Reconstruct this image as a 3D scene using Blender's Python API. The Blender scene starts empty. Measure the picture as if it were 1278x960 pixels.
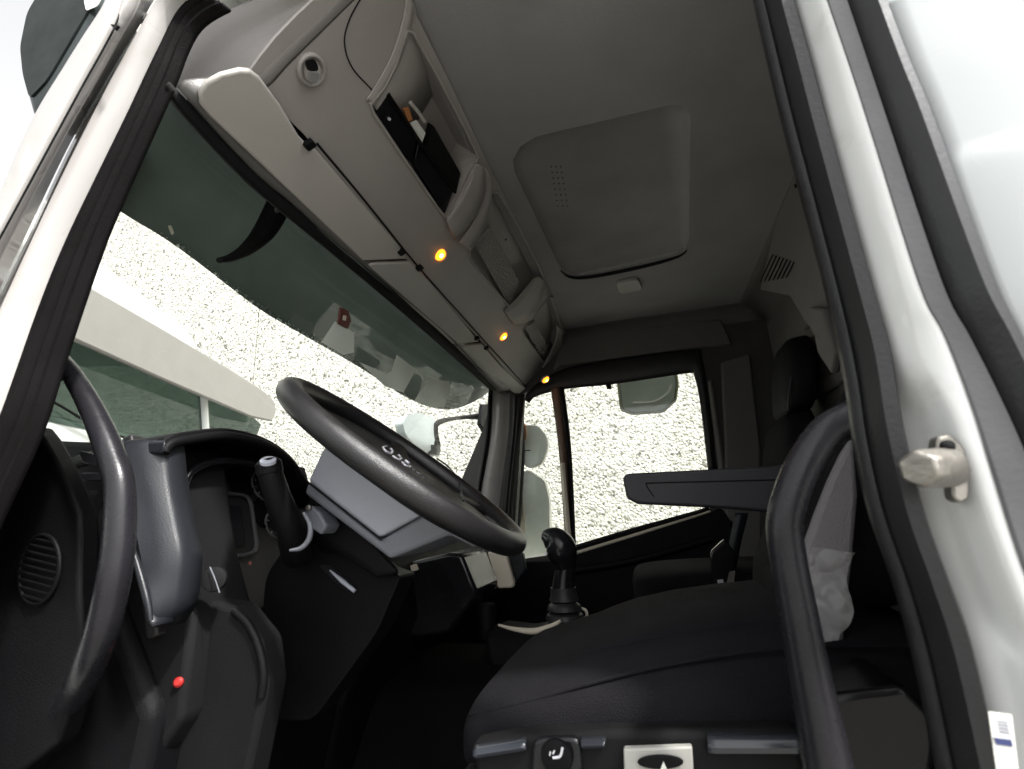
import bpy, bmesh, math, random
import numpy as np
from mathutils import Vector, Matrix, noise
random.seed(7)
SC = bpy.context.scene
COL = SC.collection
R_ = math.radians

# ------------------------------------------------------------------ camera
F, CX, CY = 620.0, 639.0, 480.0           # focal length in pixels of a 1278 px wide frame
def nz(v): return v / np.linalg.norm(v)
YA = nz(np.array([175., 157., F])); UA = np.array([-126., -2330., F]); UA = nz(UA - UA.dot(YA) * YA)
XA = np.cross(YA, UA)
RM = np.array([XA, YA, UA])               # rows: world axes in camera space (x right, y down, z forward)
CAM = np.array([0., -0.48, 0.90])
cam = bpy.data.cameras.new('camera'); camo = bpy.data.objects.new('camera', cam); COL.objects.link(camo)
cam.sensor_width = 36; cam.lens = F / 1278 * 36; cam.clip_start = 0.02; cam.clip_end = 600
M = Matrix(((RM[0][0], -RM[0][1], -RM[0][2], CAM[0]), (RM[1][0], -RM[1][1], -RM[1][2], CAM[1]),
            (RM[2][0], -RM[2][1], -RM[2][2], CAM[2]), (0, 0, 0, 1)))
camo.matrix_world = M
SC.camera = camo
cam.dof.use_dof = True; cam.dof.focus_distance = 1.5; cam.dof.aperture_fstop = 7

def pl(p, n): return (np.array(p, float), nz(np.array(n, float)))
def at(px, py, plane):
    """point where the sight line through a measured pixel meets a real plane of the cab"""
    d = RM @ np.array([px - CX, py - CY, F])
    if isinstance(plane, tuple) and isinstance(plane[0], str):
        i = 'xyz'.index(plane[0]); t = (plane[1] - CAM[i]) / d[i]
    else:
        p, n = plane; t = np.dot(p - CAM, n) / np.dot(d, n)
    return Vector(CAM + t * d)
def X(v): return ('x', v)
def Y(v): return ('y', v)
def Z(v): return ('z', v)

# ------------------------------------------------------------------ materials
MATS = {}
def mat(name, col, rough=.5, metal=0, bump=0, bscale=200, var=0, vscale=6, coat=0, spec=.5, bdist=.002, kind='noise', emis=0, dirt=0):
    m = bpy.data.materials.new(name); m.use_nodes = True
    nt = m.node_tree; b = nt.nodes['Principled BSDF']
    b.inputs['Base Color'].default_value = (*col, 1); b.inputs['Roughness'].default_value = rough
    b.inputs['Metallic'].default_value = metal; b.inputs['Coat Weight'].default_value = coat
    b.inputs['Specular IOR Level'].default_value = spec
    tc = nt.nodes.new('ShaderNodeTexCoord')
    if var:
        n = nt.nodes.new('ShaderNodeTexNoise'); n.inputs['Scale'].default_value = vscale; n.inputs['Detail'].default_value = 6
        nt.links.new(tc.outputs['Object'], n.inputs['Vector'])
        r = nt.nodes.new('ShaderNodeValToRGB')
        r.color_ramp.elements[0].position = .3; r.color_ramp.elements[1].position = .7
        r.color_ramp.elements[0].color = (*[c * (1 - var) for c in col], 1)
        r.color_ramp.elements[1].color = (*[min(1, c * (1 + var)) for c in col], 1)
        nt.links.new(n.outputs['Fac'], r.inputs['Fac']); nt.links.new(r.outputs['Color'], b.inputs['Base Color'])
        mr = nt.nodes.new('ShaderNodeMapRange'); mr.inputs['To Min'].default_value = max(.02, rough - .08); mr.inputs['To Max'].default_value = min(1, rough + .1)
        n2 = nt.nodes.new('ShaderNodeTexNoise'); n2.inputs['Scale'].default_value = vscale * 3
        nt.links.new(tc.outputs['Object'], n2.inputs['Vector'])
        nt.links.new(n2.outputs['Fac'], mr.inputs['Value']); nt.links.new(mr.outputs['Result'], b.inputs['Roughness'])
        if dirt:
            n3 = nt.nodes.new('ShaderNodeTexNoise'); n3.inputs['Scale'].default_value = 14; n3.inputs['Detail'].default_value = 9; n3.inputs['Roughness'].default_value = .7
            nt.links.new(tc.outputs['Object'], n3.inputs['Vector'])
            r3 = nt.nodes.new('ShaderNodeValToRGB'); r3.color_ramp.elements[0].position = .56; r3.color_ramp.elements[1].position = .8
            r3.color_ramp.elements[0].color = (0, 0, 0, 1); r3.color_ramp.elements[1].color = (dirt, dirt, dirt, 1)
            nt.links.new(n3.outputs['Fac'], r3.inputs['Fac'])
            mx = nt.nodes.new('ShaderNodeMix'); mx.data_type = 'RGBA'
            nt.links.new(r3.outputs['Color'], mx.inputs[0]); nt.links.new(r.outputs['Color'], mx.inputs[6])
            mx.inputs[7].default_value = (.30, .26, .20, 1)
            nt.links.new(mx.outputs[2], b.inputs['Base Color'])
    if bump:
        if kind == 'weave':
            t = nt.nodes.new('ShaderNodeTexVoronoi'); t.inputs['Scale'].default_value = bscale; o = t.outputs['Distance']
        elif kind == 'wave':
            t = nt.nodes.new('ShaderNodeTexWave'); t.inputs['Scale'].default_value = bscale; t.inputs['Distortion'].default_value = .3; o = t.outputs['Fac']
        else:
            t = nt.nodes.new('ShaderNodeTexNoise'); t.inputs['Scale'].default_value = bscale; t.inputs['Detail'].default_value = 3; o = t.outputs['Fac']
        nt.links.new(tc.outputs['Object'], t.inputs['Vector'])
        bp = nt.nodes.new('ShaderNodeBump'); bp.inputs['Strength'].default_value = bump; bp.inputs['Distance'].default_value = bdist
        nt.links.new(o, bp.inputs['Height']); nt.links.new(bp.outputs['Normal'], b.inputs['Normal'])
    if emis:
        b.inputs['Emission Color'].default_value = (*col, 1); b.inputs['Emission Strength'].default_value = emis
    MATS[name] = m; return m

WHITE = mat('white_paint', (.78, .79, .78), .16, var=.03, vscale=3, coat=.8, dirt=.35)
CONSM = mat('moulding_plastic', (.20, .188, .178), .42, bump=.2, bscale=500, var=.06)
CONSD = mat('end_moulding_plastic', (.115, .110, .105), .42, bump=.2, bscale=500, var=.06)
HOLE_ = mat('perforation_shade', (.10, .095, .09), .9)
MATR = mat('studded_mat', (.30, .28, .26), .7, bump=1, bscale=150, kind='weave', bdist=.004)
SEALB = mat('brown_black_rubber', (.0055, .0050, .0052), .6, spec=.05, bump=.25, bscale=300, var=.2, vscale=20)
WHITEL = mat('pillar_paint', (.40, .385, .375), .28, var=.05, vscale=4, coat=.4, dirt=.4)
RUBBER = mat('black_rubber', (.018, .017, .018), .40, spec=.3, bump=.25, bscale=300, var=.2, vscale=20)
TRIM = mat('seal_trim', (.017, .017, .0185), .33, bump=.2, bscale=260, var=.15, vscale=14, spec=.4)
GREYRUB = mat('grey_rubber', (.145, .145, .152), .5, bump=.3, bscale=240, var=.12, vscale=14)
ROOF = mat('roof_lining_felt', (.27, .262, .265), .95, bump=.5, bscale=420, var=.10, vscale=5, spec=.2)
CONS = mat('console_plastic', (.33, .308, .292), .55, bump=.25, bscale=500, var=.05, vscale=5)
CONSL = mat('console_pale_plastic', (.42, .395, .372), .6, bump=.25, bscale=500, var=.05, vscale=5)
VIS = mat('visor_vinyl', (.44, .42, .39), .6, bump=.3, bscale=600, var=.05, vscale=6)
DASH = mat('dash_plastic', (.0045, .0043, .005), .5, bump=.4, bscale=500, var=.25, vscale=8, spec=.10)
DASH2 = mat('cluster_plastic', (.022, .021, .022), .4, bump=.3, bscale=500, var=.15, spec=.3)
WALLD = mat('dark_side_lining', (.045, .043, .042), .7, bump=.3, bscale=350, var=.1)
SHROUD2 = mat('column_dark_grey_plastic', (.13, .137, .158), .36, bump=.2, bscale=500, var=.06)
DASHG = mat('dash_grey_plastic', (.014, .0155, .019), .33, spec=.30, bump=.15, bscale=500, var=.12, vscale=7)
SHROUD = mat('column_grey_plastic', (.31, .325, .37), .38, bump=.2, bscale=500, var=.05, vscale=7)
GLOSS = mat('black_gloss', (.010, .010, .012), .2, spec=.35, var=.3, vscale=9)
BLACK = mat('dull_black', (.006, .006, .0065), .7, spec=.15, bump=.2, bscale=300, var=.2)
LEATHER = mat('wheel_rim_skin', (.010, .0095, .0105), .34, bump=.35, bscale=700, var=.2, vscale=10)
FABRIC = mat('seat_fabric', (.009, .0085, .0105), .9, bump=.7, bscale=700, var=.25, vscale=9, kind='weave', spec=.12)
PIPE = mat('seat_piping', (.014, .0135, .016), .6, bump=.3, bscale=500)
FABG = mat('seat_side_cloth', (.19, .18, .19), .8, bump=.5, bscale=600, var=.06, vscale=8, kind='weave')
REAR = mat('rear_wall_vinyl', (.10, .095, .09), .7, bump=.35, bscale=350, var=.08, vscale=5)
REARL = mat('rear_corner_trim', (.13, .122, .115), .7, bump=.3, bscale=350, var=.08, vscale=5)
FLOOR = mat('floor_mat_rubber', (.005, .005, .005), .9, spec=.08, bump=.5, bscale=90, var=.3)
SILVER = mat('silver_symbol', (.62, .62, .66), .35)
METAL = mat('worn_zinc', (.26, .245, .22), .42, metal=.8, bump=.5, bscale=120, var=.25, vscale=30)
CHROME = mat('mirror_glass', (.78, .82, .80), .06, metal=1)
SHELLW = mat('mirror_shell_white', (.78, .77, .72), .35, var=.03)
MIRD = mat('dark_mirror_back', (.014, .018, .017), .5, var=.3, vscale=12, spec=.15)
SHELLD = mat('mirror_shell_dark', (.022, .030, .030), .35, var=.2, vscale=8)
PAPER = mat('paper', (.72, .72, .68), .85, bump=.4, bscale=40, var=.05, vscale=12)
CREAM = mat('cream_plastic', (.62, .56, .46), .55, bump=.2, bscale=200, var=.06)
RED = mat('red_button', (.32, .012, .010), .5)
AMBER = mat('amber_lens_lit', (1, .22, .01), .4, emis=1.7)
BULB = mat('lamp_filament_lit', (1, .50, .08), .4, emis=9)
CONCW = mat('smooth_concrete', (.55, .53, .48), .9, bump=.3, bscale=60, var=.05)
ASPH = mat('pale_yard_concrete', (.20, .195, .18), .95, bump=.8, bscale=80, var=.2, bdist=.01)
PLATE = mat('switch_plate_grey', (.36, .355, .33), .5, var=.05)
ORANGE = mat('orange_tag', (.42, .17, .06), .6)
BLUEL = mat('dark_blue_ink', (.03, .04, .12), .5)
BROWN = mat('dark_red_tag', (.10, .025, .02), .5)
DIVB = mat('brown_divider', (.13, .075, .05), .5)
HAND = mat('handle_black', (.013, .0125, .015), .27, bump=.1, bscale=300, var=.15, vscale=14, spec=.3)

def glass(name, tint, refl_rough=.03, body=0, bodycol=(.1, .1, .1), tlf=.5):
    m = bpy.data.materials.new(name); m.use_nodes = True; nt = m.node_tree; nt.nodes.clear()
    out = nt.nodes.new('ShaderNodeOutputMaterial'); tr = nt.nodes.new('ShaderNodeBsdfTransparent'); gl = nt.nodes.new('ShaderNodeBsdfGlossy')
    tr.inputs['Color'].default_value = (*tint, 1); gl.inputs['Roughness'].default_value = refl_rough
    lw = nt.nodes.new('ShaderNodeLayerWeight'); lw.inputs['Blend'].default_value = .5; pw = nt.nodes.new('ShaderNodeMath'); pw.operation = 'POWER'; pw.inputs[1].default_value = 4; nt.links.new(lw.outputs['Facing'], pw.inputs[0]); fr = nt.nodes.new('ShaderNodeMath'); fr.operation = 'MULTIPLY_ADD'; fr.inputs[1].default_value = .7; fr.inputs[2].default_value = .035; nt.links.new(pw.outputs[0], fr.inputs[0])
    mx = nt.nodes.new('ShaderNodeMixShader'); nt.links.new(fr.outputs[0], mx.inputs[0]); nt.links.new(tr.outputs[0], mx.inputs[1]); nt.links.new(gl.outputs[0], mx.inputs[2])
    last = mx
    if body:
        df = nt.nodes.new('ShaderNodeBsdfDiffuse'); tl = nt.nodes.new('ShaderNodeBsdfTranslucent'); ad = nt.nodes.new('ShaderNodeMixShader')
        n = nt.nodes.new('ShaderNodeTexNoise'); n.inputs['Scale'].default_value = 5; tc = nt.nodes.new('ShaderNodeTexCoord'); nt.links.new(tc.outputs['Object'], n.inputs['Vector'])
        r = nt.nodes.new('ShaderNodeValToRGB'); r.color_ramp.elements[0].color = (*[c * .7 for c in bodycol], 1); r.color_ramp.elements[1].color = (*[c * 1.3 for c in bodycol], 1)
        nt.links.new(n.outputs['Fac'], r.inputs['Fac'])
        nt.links.new(r.outputs['Color'], df.inputs['Color']); nt.links.new(r.outputs['Color'], tl.inputs['Color'])
        ad.inputs[0].default_value = tlf
        nt.links.new(df.outputs[0], ad.inputs[1]); nt.links.new(tl.outputs[0], ad.inputs[2])
        m2 = nt.nodes.new('ShaderNodeMixShader'); m2.inputs[0].default_value = body
        nt.links.new(mx.outputs[0], m2.inputs[1]); nt.links.new(ad.outputs[0], m2.inputs[2]); last = m2
    nt.links.new(last.outputs[0], out.inputs['Surface']); return m
GLASS = glass('clear_glass', (.93, .96, .93))
WGLASS = glass('windscreen_glass', (.90, .95, .91))
SMOKE = glass('smoked_acrylic', (.20, .225, .21), .35, body=.55, bodycol=(.20, .222, .210), tlf=.75)
TSHEET = glass('translucent_sheet', (.4, .42, .4), .6, body=.93, bodycol=(.80, .82, .78))
DKGLASS = glass('far_windscreen_glass', (.26, .32, .29), .05, body=.25, bodycol=(.14, .19, .165))
WRAP = glass('clear_plastic_film', (.70, .70, .74), .08, body=.28, bodycol=(.82, .80, .80))
LENS = glass('clear_lens', (.85, .85, .85), .08, body=.25, bodycol=(.7, .7, .7))

def pebble_mat():
    m = bpy.data.materials.new('pebble_dash'); m.use_nodes = True; nt = m.node_tree; b = nt.nodes['Principled BSDF']
    tc = nt.nodes.new('ShaderNodeTexCoord')
    ns = nt.nodes.new('ShaderNodeTexNoise'); ns.inputs['Scale'].default_value = 14; ns.inputs['Detail'].default_value = 4
    nt.links.new(tc.outputs['Object'], ns.inputs['Vector'])
    mxv = nt.nodes.new('ShaderNodeMix'); mxv.data_type = 'VECTOR'; mxv.inputs[0].default_value = .035
    nt.links.new(tc.outputs['Object'], mxv.inputs[4]); nt.links.new(ns.outputs['Color'], mxv.inputs[5])
    v = nt.nodes.new('ShaderNodeTexVoronoi'); v.inputs['Scale'].default_value = 50; nt.links.new(mxv.outputs[1], v.inputs['Vector'])
    v.inputs['Randomness'].default_value = 1
    n2 = nt.nodes.new('ShaderNodeTexNoise'); n2.inputs['Scale'].default_value = 38; n2.inputs['Detail'].default_value = 5; nt.links.new(tc.outputs['Object'], n2.inputs['Vector'])
    # stone colour: mortar-pale ground with buff, grey and brown stones
    sep = nt.nodes.new('ShaderNodeSeparateColor'); nt.links.new(v.outputs['Color'], sep.inputs[0])
    cr = nt.nodes.new('ShaderNodeValToRGB'); e = cr.color_ramp.elements
    e[0].position = 0; e[0].color = (.10, .09, .08, 1); e[1].position = 1; e[1].color = (.68, .655, .61, 1)
    for p, c in ((.18, (.22, .205, .175)), (.34, (.52, .50, .455)), (.6, (.62, .595, .55))):
        q = e.new(p); q.color = (*c, 1)
    nt.links.new(sep.outputs[0], cr.inputs['Fac'])
    ed = nt.nodes.new('ShaderNodeValToRGB'); ed.color_ramp.elements[0].position = .46; ed.color_ramp.elements[1].position = .60
    ed.color_ramp.elements[0].color = (0, 0, 0, 1)
    nt.links.new(n2.outputs['Fac'], ed.inputs['Fac'])
    mc = nt.nodes.new('ShaderNodeMix'); mc.data_type = 'RGBA'; nt.links.new(ed.outputs['Color'], mc.inputs[0]); nt.links.new(cr.outputs['Color'], mc.inputs[6])
    mc.inputs[7].default_value = (.66, .635, .59, 1); nt.links.new(mc.outputs[2], b.inputs['Base Color'])
    bp = nt.nodes.new('ShaderNodeBump'); bp.inputs['Distance'].default_value = .012; bp.inputs['Strength'].default_value = .8; bp.invert = True
    nt.links.new(v.outputs['Distance'], bp.inputs['Height']); nt.links.new(bp.outputs['Normal'], b.inputs['Normal'])
    b.inputs['Roughness'].default_value = .85; return m
PEB = pebble_mat()

# ------------------------------------------------------------------ object helpers
ORIG = {}
def thing(name, label, cat, loc=(0, 0, 0), group=None):
    o = bpy.data.objects.new(name, None); COL.objects.link(o); o.location = loc; o.empty_display_size = .05
    o['label'] = label; o['category'] = cat
    if group: o['group'] = group
    ORIG[o.name] = Vector(loc); return o
def org(p): return ORIG.get(p.name, Vector((0, 0, 0))) if p else Vector((0, 0, 0))
def obj(name, verts, faces, m, parent=None, smooth=True, bevel=0, seg=2, sub=0, solid=0, soff=-1, angle=40, label=None, fix=True):
    o0 = org(parent)
    me = bpy.data.meshes.new(name); me.from_pydata([Vector(v) - o0 for v in verts], [], faces)
    if fix:
        bm = bmesh.new(); bm.from_mesh(me); bmesh.ops.recalc_face_normals(bm, faces=bm.faces); bm.to_mesh(me); bm.free()
    me.materials.append(m); me.update()
    o = bpy.data.objects.new(name, me); COL.objects.link(o); o.parent = parent
    if parent is not None: ORIG[o.name] = o0
    if smooth:
        for p in me.polygons: p.use_smooth = True
    if solid:
        s = o.modifiers.new('solid', 'SOLIDIFY'); s.thickness = solid; s.offset = soff
    if bevel:
        b = o.modifiers.new('bevel', 'BEVEL'); b.width = bevel; b.segments = seg; b.limit_method = 'ANGLE'; b.angle_limit = R_(35)
    if sub:
        s = o.modifiers.new('sub', 'SUBSURF'); s.levels = sub; s.render_levels = sub
    if smooth and not sub:
        try: me.set_sharp_from_angle(angle=R_(angle))
        except Exception: pass
    if label: o['label'] = label
    return o
def tag(o, label, cat, group=None):
    o['label'] = label; o['category'] = cat
    if group: o['group'] = group
    return o
def merge(*parts):
    V, Fc = [], []
    for v, f in parts:
        k = len(V); V += list(v); Fc += [tuple(i + k for i in q) for q in f]
    return V, Fc
def slab(poly, th, n=None):
    """polygon (points) extruded by th along n"""
    P = [Vector(p) for p in poly]
    if n is None:
        n = Vector((0, 0, 0))
        for i in range(len(P)):
            n += (P[i] - P[0]).cross(P[(i + 1) % len(P)] - P[0])
        n.normalize()
    n = Vector(n); k = len(P)
    V = P + [p + n * th for p in P]
    Fc = [tuple(range(k)), tuple(range(2 * k - 1, k - 1, -1))] + [(i, (i + 1) % k, (i + 1) % k + k, i + k) for i in range(k)]
    return V, Fc
def box(x0, x1, y0, y1, z0, z1):
    return slab([(x0, y0, z0), (x1, y0, z0), (x1, y1, z0), (x0, y1, z0)], z1 - z0, (0, 0, 1))
def cr(pts, n):
    """Catmull-Rom resample to n points, uniform along the chord"""
    P = [np.array(p, float) for p in pts]
    if len(P) == 2: return [Vector(P[0] + (P[1] - P[0]) * i / (n - 1)) for i in range(n)]
    Q = [2 * P[0] - P[1]] + P + [2 * P[-1] - P[-2]]; dense = []
    for i in range(1, len(Q) - 2):
        for k in range(14):
            t = k / 14; a, b, c, d = Q[i - 1], Q[i], Q[i + 1], Q[i + 2]
            dense.append(.5 * ((2 * b) + (-a + c) * t + (2 * a - 5 * b + 4 * c - d) * t * t + (-a + 3 * b - 3 * c + d) * t ** 3))
    dense.append(P[-1]); D = np.array(dense); L = np.concatenate([[0], np.cumsum(np.linalg.norm(np.diff(D, axis=0), axis=1))])
    s = np.linspace(0, L[-1], n); return [Vector([float(np.interp(u, L, D[:, j])) for j in range(D.shape[1])]) for u in s]
def tube(pts, rad, res=14, n=None, closed=False, flat=1.0, up=None):
    if n: 
        pts = cr(pts, n)
        if isinstance(rad, (list, tuple)): rad = list(np.interp(np.linspace(0, 1, n), np.linspace(0, 1, len(rad)), rad))
    P = [Vector(p) for p in pts]; k = len(P)
    if not isinstance(rad, (list, tuple)): rad = [rad] * k
    V, Fc = [], []; prev = None
    for i in range(k):
        if closed: t = P[(i + 1) % k] - P[i - 1]
        else: t = P[min(i + 1, k - 1)] - P[max(i - 1, 0)]
        t.normalize()
        if prev is None:
            a = Vector(up) if up else (Vector((0, 0, 1)) if abs(t.z) < .9 else Vector((1, 0, 0)))
            prev = (a - t * a.dot(t)).normalized()
        else: prev = (prev - t * prev.dot(t)).normalized()
        b = t.cross(prev)
        for j in range(res):
            an = 2 * math.pi * j / res
            V.append(P[i] + (prev * math.cos(an) + b * math.sin(an) * flat) * rad[i])
    for i in range(k if closed else k - 1):
        for j in range(res):
            a = i * res + j; b = i * res + (j + 1) % res; c = ((i + 1) % k) * res + (j + 1) % res; d = ((i + 1) % k) * res + j
            Fc.append((a, b, c, d))
    if not closed: Fc += [tuple(range(res)), tuple(range(k * res - 1, (k - 1) * res - 1, -1))]
    return V, Fc
def lathe(c, ax, prof, res=28):
    """prof: list of (dist along axis, radius)"""
    ax = Vector(ax).normalized(); a = Vector((0, 0, 1)) if abs(ax.z) < .9 else Vector((1, 0, 0)); u = ax.cross(a).normalized(); v = ax.cross(u)
    V = [Vector(c) + ax * h + (u * math.cos(2 * math.pi * j / res) + v * math.sin(2 * math.pi * j / res)) * max(r, 1e-4) for h, r in prof for j in range(res)]
    k = len(prof); Fc = [(i * res + j, i * res + (j + 1) % res, (i + 1) * res + (j + 1) % res, (i + 1) * res + j) for i in range(k - 1) for j in range(res)]
    Fc += [tuple(range(res)), tuple(range(k * res - 1, (k - 1) * res - 1, -1))]
    return V, Fc
def loft(curves, n=40, closed=False, caps=False):
    """surface through a list of curves (each list of 3d points), resampled to n"""
    C_ = [cr(c, n) for c in curves]; k = len(C_)
    V = [p for c in C_ for p in c]
    Fc = [(i * n + j, i * n + j + 1, (i + 1) * n + j + 1, (i + 1) * n + j) for i in range(k - 1) for j in range(n - 1)]
    return V, Fc
def strip(A, B, prof, n=60):
    """strip between 3-D polylines A and B; prof = [(t across, dy offset)]; negative dy is towards the camera side"""
    a = cr(A, n); b = cr(B, n); C_ = [[p.lerp(q, t) + Vector((0, dy, 0)) for p, q in zip(a, b)] for t, dy in prof]
    k = len(C_); V = [p for c in C_ for p in c]
    Fc = [(i * n + j, i * n + j + 1, (i + 1) * n + j + 1, (i + 1) * n + j) for i in range(k - 1) for j in range(n - 1)]
    return V, Fc
def rings(R, caps=True):
    k = len(R[0]); V = [p for r in R for p in r]
    Fc = [(i * k + j, i * k + (j + 1) % k, (i + 1) * k + (j + 1) % k, (i + 1) * k + j) for i in range(len(R) - 1) for j in range(k)]
    if caps: Fc += [tuple(range(k)), tuple(range(len(V) - 1, len(V) - k - 1, -1))]
    return V, Fc
def sring(c, u, v, a, b, e=4.0, k=28):
    """superellipse ring, half sizes a (along u) and b (along v)"""
    c, u, v = Vector(c), Vector(u), Vector(v); o = []
    for j in range(k):
        t = 2 * math.pi * j / k; cs, sn = math.cos(t), math.sin(t)
        o.append(c + u * a * math.copysign(abs(cs) ** (2 / e), cs) + v * b * math.copysign(abs(sn) ** (2 / e), sn))
    return o
def holed(outline, holes, th, n, name, m, parent, **kw):
    """flat panel with holes cut through, given 3-D points in one plane"""
    bm = bmesh.new(); eds = []
    for lp in [outline] + holes:
        vs = [bm.verts.new(p) for p in lp]; eds += [bm.edges.new((vs[i], vs[(i + 1) % len(vs)])) for i in range(len(vs))]
    g = bmesh.ops.triangle_fill(bm, edges=eds, use_beauty=True, use_dissolve=False)
    bm.verts.index_update(); me_v = [v.co.copy() for v in bm.verts]; fc = [tuple(v.index for v in f.verts) for f in bm.faces]; bm.free()
    n = Vector(n); k = len(me_v)
    V = me_v + [p + n * th for p in me_v]; Fc = fc + [tuple(reversed([i + k for i in f])) for f in fc]
    off = 0
    for lp in [outline] + holes:
        L = len(lp); Fc += [(off + i, off + (i + 1) % L, off + (i + 1) % L + k, off + i + k) for i in range(L)]; off += L
    return obj(name, V, Fc, m, parent, smooth=False, **kw)
def pocket(lp, n, depth, shrink=.0):
    """open box behind a hole: walls and back"""
    P = [Vector(p) for p in lp]; c = sum(P, Vector()) / len(P); n = Vector(n); k = len(P)
    V = P + [p.lerp(c, shrink) + n * depth for p in P]
    return V, [(i, (i + 1) % k, (i + 1) % k + k, i + k) for i in range(k)] + [tuple(range(k, 2 * k))]
def pts(L, plane): return [at(a, b, plane) for a, b in L]
def rnd(L, r=.15, n=4):
    """round the corners of a 2-D polygon by fraction r"""
    o = []
    for i in range(len(L)):
        p = np.array(L[i], float); a = np.array(L[i - 1], float); b = np.array(L[(i + 1) % len(L)], float)
        s = p + (a - p) * r; e = p + (b - p) * r
        for k in range(n + 1):
            t = k / n; o.append(tuple((1 - t) ** 2 * s + 2 * t * (1 - t) * p + t * t * e))
    return o

# ================================================================== SETTING
GZ = -.95
g = obj('ground', [(-150, -150, GZ), (150, -150, GZ), (150, 150, GZ), (-150, 150, GZ)], [(0, 1, 2, 3)], ASPH, smooth=False); g['kind'] = 'structure'

wall = thing('concrete_wall', 'tall pale pebble dash concrete wall standing beyond the truck', 'wall', (0, 3.5, GZ))
WY = 3.45; ys = [-9.8, -6.75, -3.68, 2.35, 5.4, 8.5]
xs = [-12.9, -9.8, -6.75, -3.68, -.60 + 1.0, 3.4, 6.4, 9.5]
xs = [-6.85, -3.68, 2.62, 5.8, 9.0]
for i in range(len(xs) - 1):
    v = box(xs[i] + .008, xs[i + 1] - .008, WY, WY + .15, GZ, 8.2)
    obj('wall_panel', *v, PEB, wall, smooth=False, bevel=.006)
obj('joint_filler', *box(xs[0], xs[-1], WY + .03, WY + .12, GZ, 8.15), CONCW, wall, smooth=False)

# ================================================================== CAB SHELL
cab = thing('truck_cab', 'white truck cab seen through its open driver door with black door seals', 'truck', (0, .97, .15))
CZ = 1.80; W = 1.95; RX = .62
# roof lining: flat top, rounded towards walls, with hatch recess
HL = [(640, 205), (655, 180), (700, 160), (835, 131), (855, 133), (862, 150), (862, 300), (855, 316), (720, 345), (700, 338), (690, 320), (645, 225)]
hatch = pts([(641, 200), (650, 184), (670, 172), (835, 133), (852, 133), (860, 145), (859, 300), (853, 312), (722, 344), (704, 340), (695, 325), (643, 215)], Z(CZ))
HOLE = hatch
ox = [(-.34, -.01), (RX + .03, -.01), (RX + .03, W + .03), (-.34, W + .03)]
holed([Vector((a, b, CZ)) for a, b in ox], [HOLE], .02, (0, 0, 1), 'roof_lining', ROOF, cab, bevel=.004)
# hatch panel: raised back in the recess, slightly tilted shell
c = sum(HOLE, Vector()) / len(HOLE)
up1 = [p.lerp(c, .03) + Vector((0, 0, .018)) for p in HOLE]; up2 = [p.lerp(c, .09) + Vector((0, 0, .03)) for p in HOLE]
k = len(HOLE)
V = [p.lerp(c, -.01) + Vector((0, 0, .004)) for p in HOLE] + up1 + up2
Fc = [(i, (i + 1) % k, (i + 1) % k + k, i + k) for i in range(k)] + [(i + k, (i + 1) % k + k, (i + 1) % k + 2 * k, i + 2 * k) for i in range(k)] + [tuple(range(2 * k, 3 * k))]
hat = obj('roof_hatch', V, Fc, ROOF, cab, angle=60, label='sunken rounded hatch panel in the roof lining')
# dark lip of the hatch at its far side
lip = pts([(700, 338), (712, 346), (740, 345), (800, 333), (845, 321), (857, 313)], Z(CZ - .004))
obj('hatch_lip', *tube(lip, [.003, .008, .009, .009, .008, .003], n=26, flat=.5), BLACK, hat)
gp = rnd([(768, 354), (797, 349), (802, 362), (774, 368)], .25)
obj('hatch_latch', *slab(pts(gp, Z(CZ - .012)), .014, (0, 0, 1)), CONS, cab, bevel=.003)
obj('latch_shadow_gap', *slab(pts([(769, 353), (797, 348), (799, 352), (771, 357)], Z(CZ - .004)), .003, (0, 0, 1)), BLACK, cab)
# perforation dots in hatch
dv = []
for r in range(8):
    for q in range(3):
        p = at(688 + q * 6 + r * 1.2, 208 + r * 7, Z(CZ + .029)); obj('perforation', *lathe(p, (0, 0, -1), [(0, .0024), (.002, .002)], 8), HOLE_, hat)
# outer roof skin and walls
obj('roof_skin', *box(-.72, RX + .1, -.06, W + .08, 1.87, 1.92), WHITE, cab, bevel=.03, seg=4)
obj('rear_outer_skin', *box(RX + .06, RX + .1, -.06, W + .08, -.3, 1.87), WHITE, cab, smooth=False)
# coving between roof and far wall / rear wall
def arc(c0, r, a0, a1, n=7): return [(c0[0] + r * math.cos(R_(a0 + (a1 - a0) * i / n)), c0[1] + r * math.sin(R_(a0 + (a1 - a0) * i / n))) for i in range(n + 1)]
cov = [[Vector((x, a, b)) for x in (-.42, RX + .02)] for a, b in arc((W - .09, CZ - .10), .11, 100, 0)]
obj('roof_coving', *loft(cov, 12), REAR, cab, fix=True, solid=.01)
cov = [[Vector((a, y, b)) for y in (0.02, W)] for a, b in arc((RX - .11, CZ - .12), .125, 95, 0)]
obj('roof_coving', *loft(cov, 12), REAR, cab, fix=True, solid=.01)
# rear wall with ribs
rw = obj('rear_wall', *box(RX, RX + .04, .0, W, .1, CZ), REAR, cab, smooth=False)
for z in (.95, 1.25, 1.5):
    obj('wall_rib', *box(RX - .012, RX + .002, .5, 1.45, z, z + .05), REAR, rw, bevel=.01)
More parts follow.
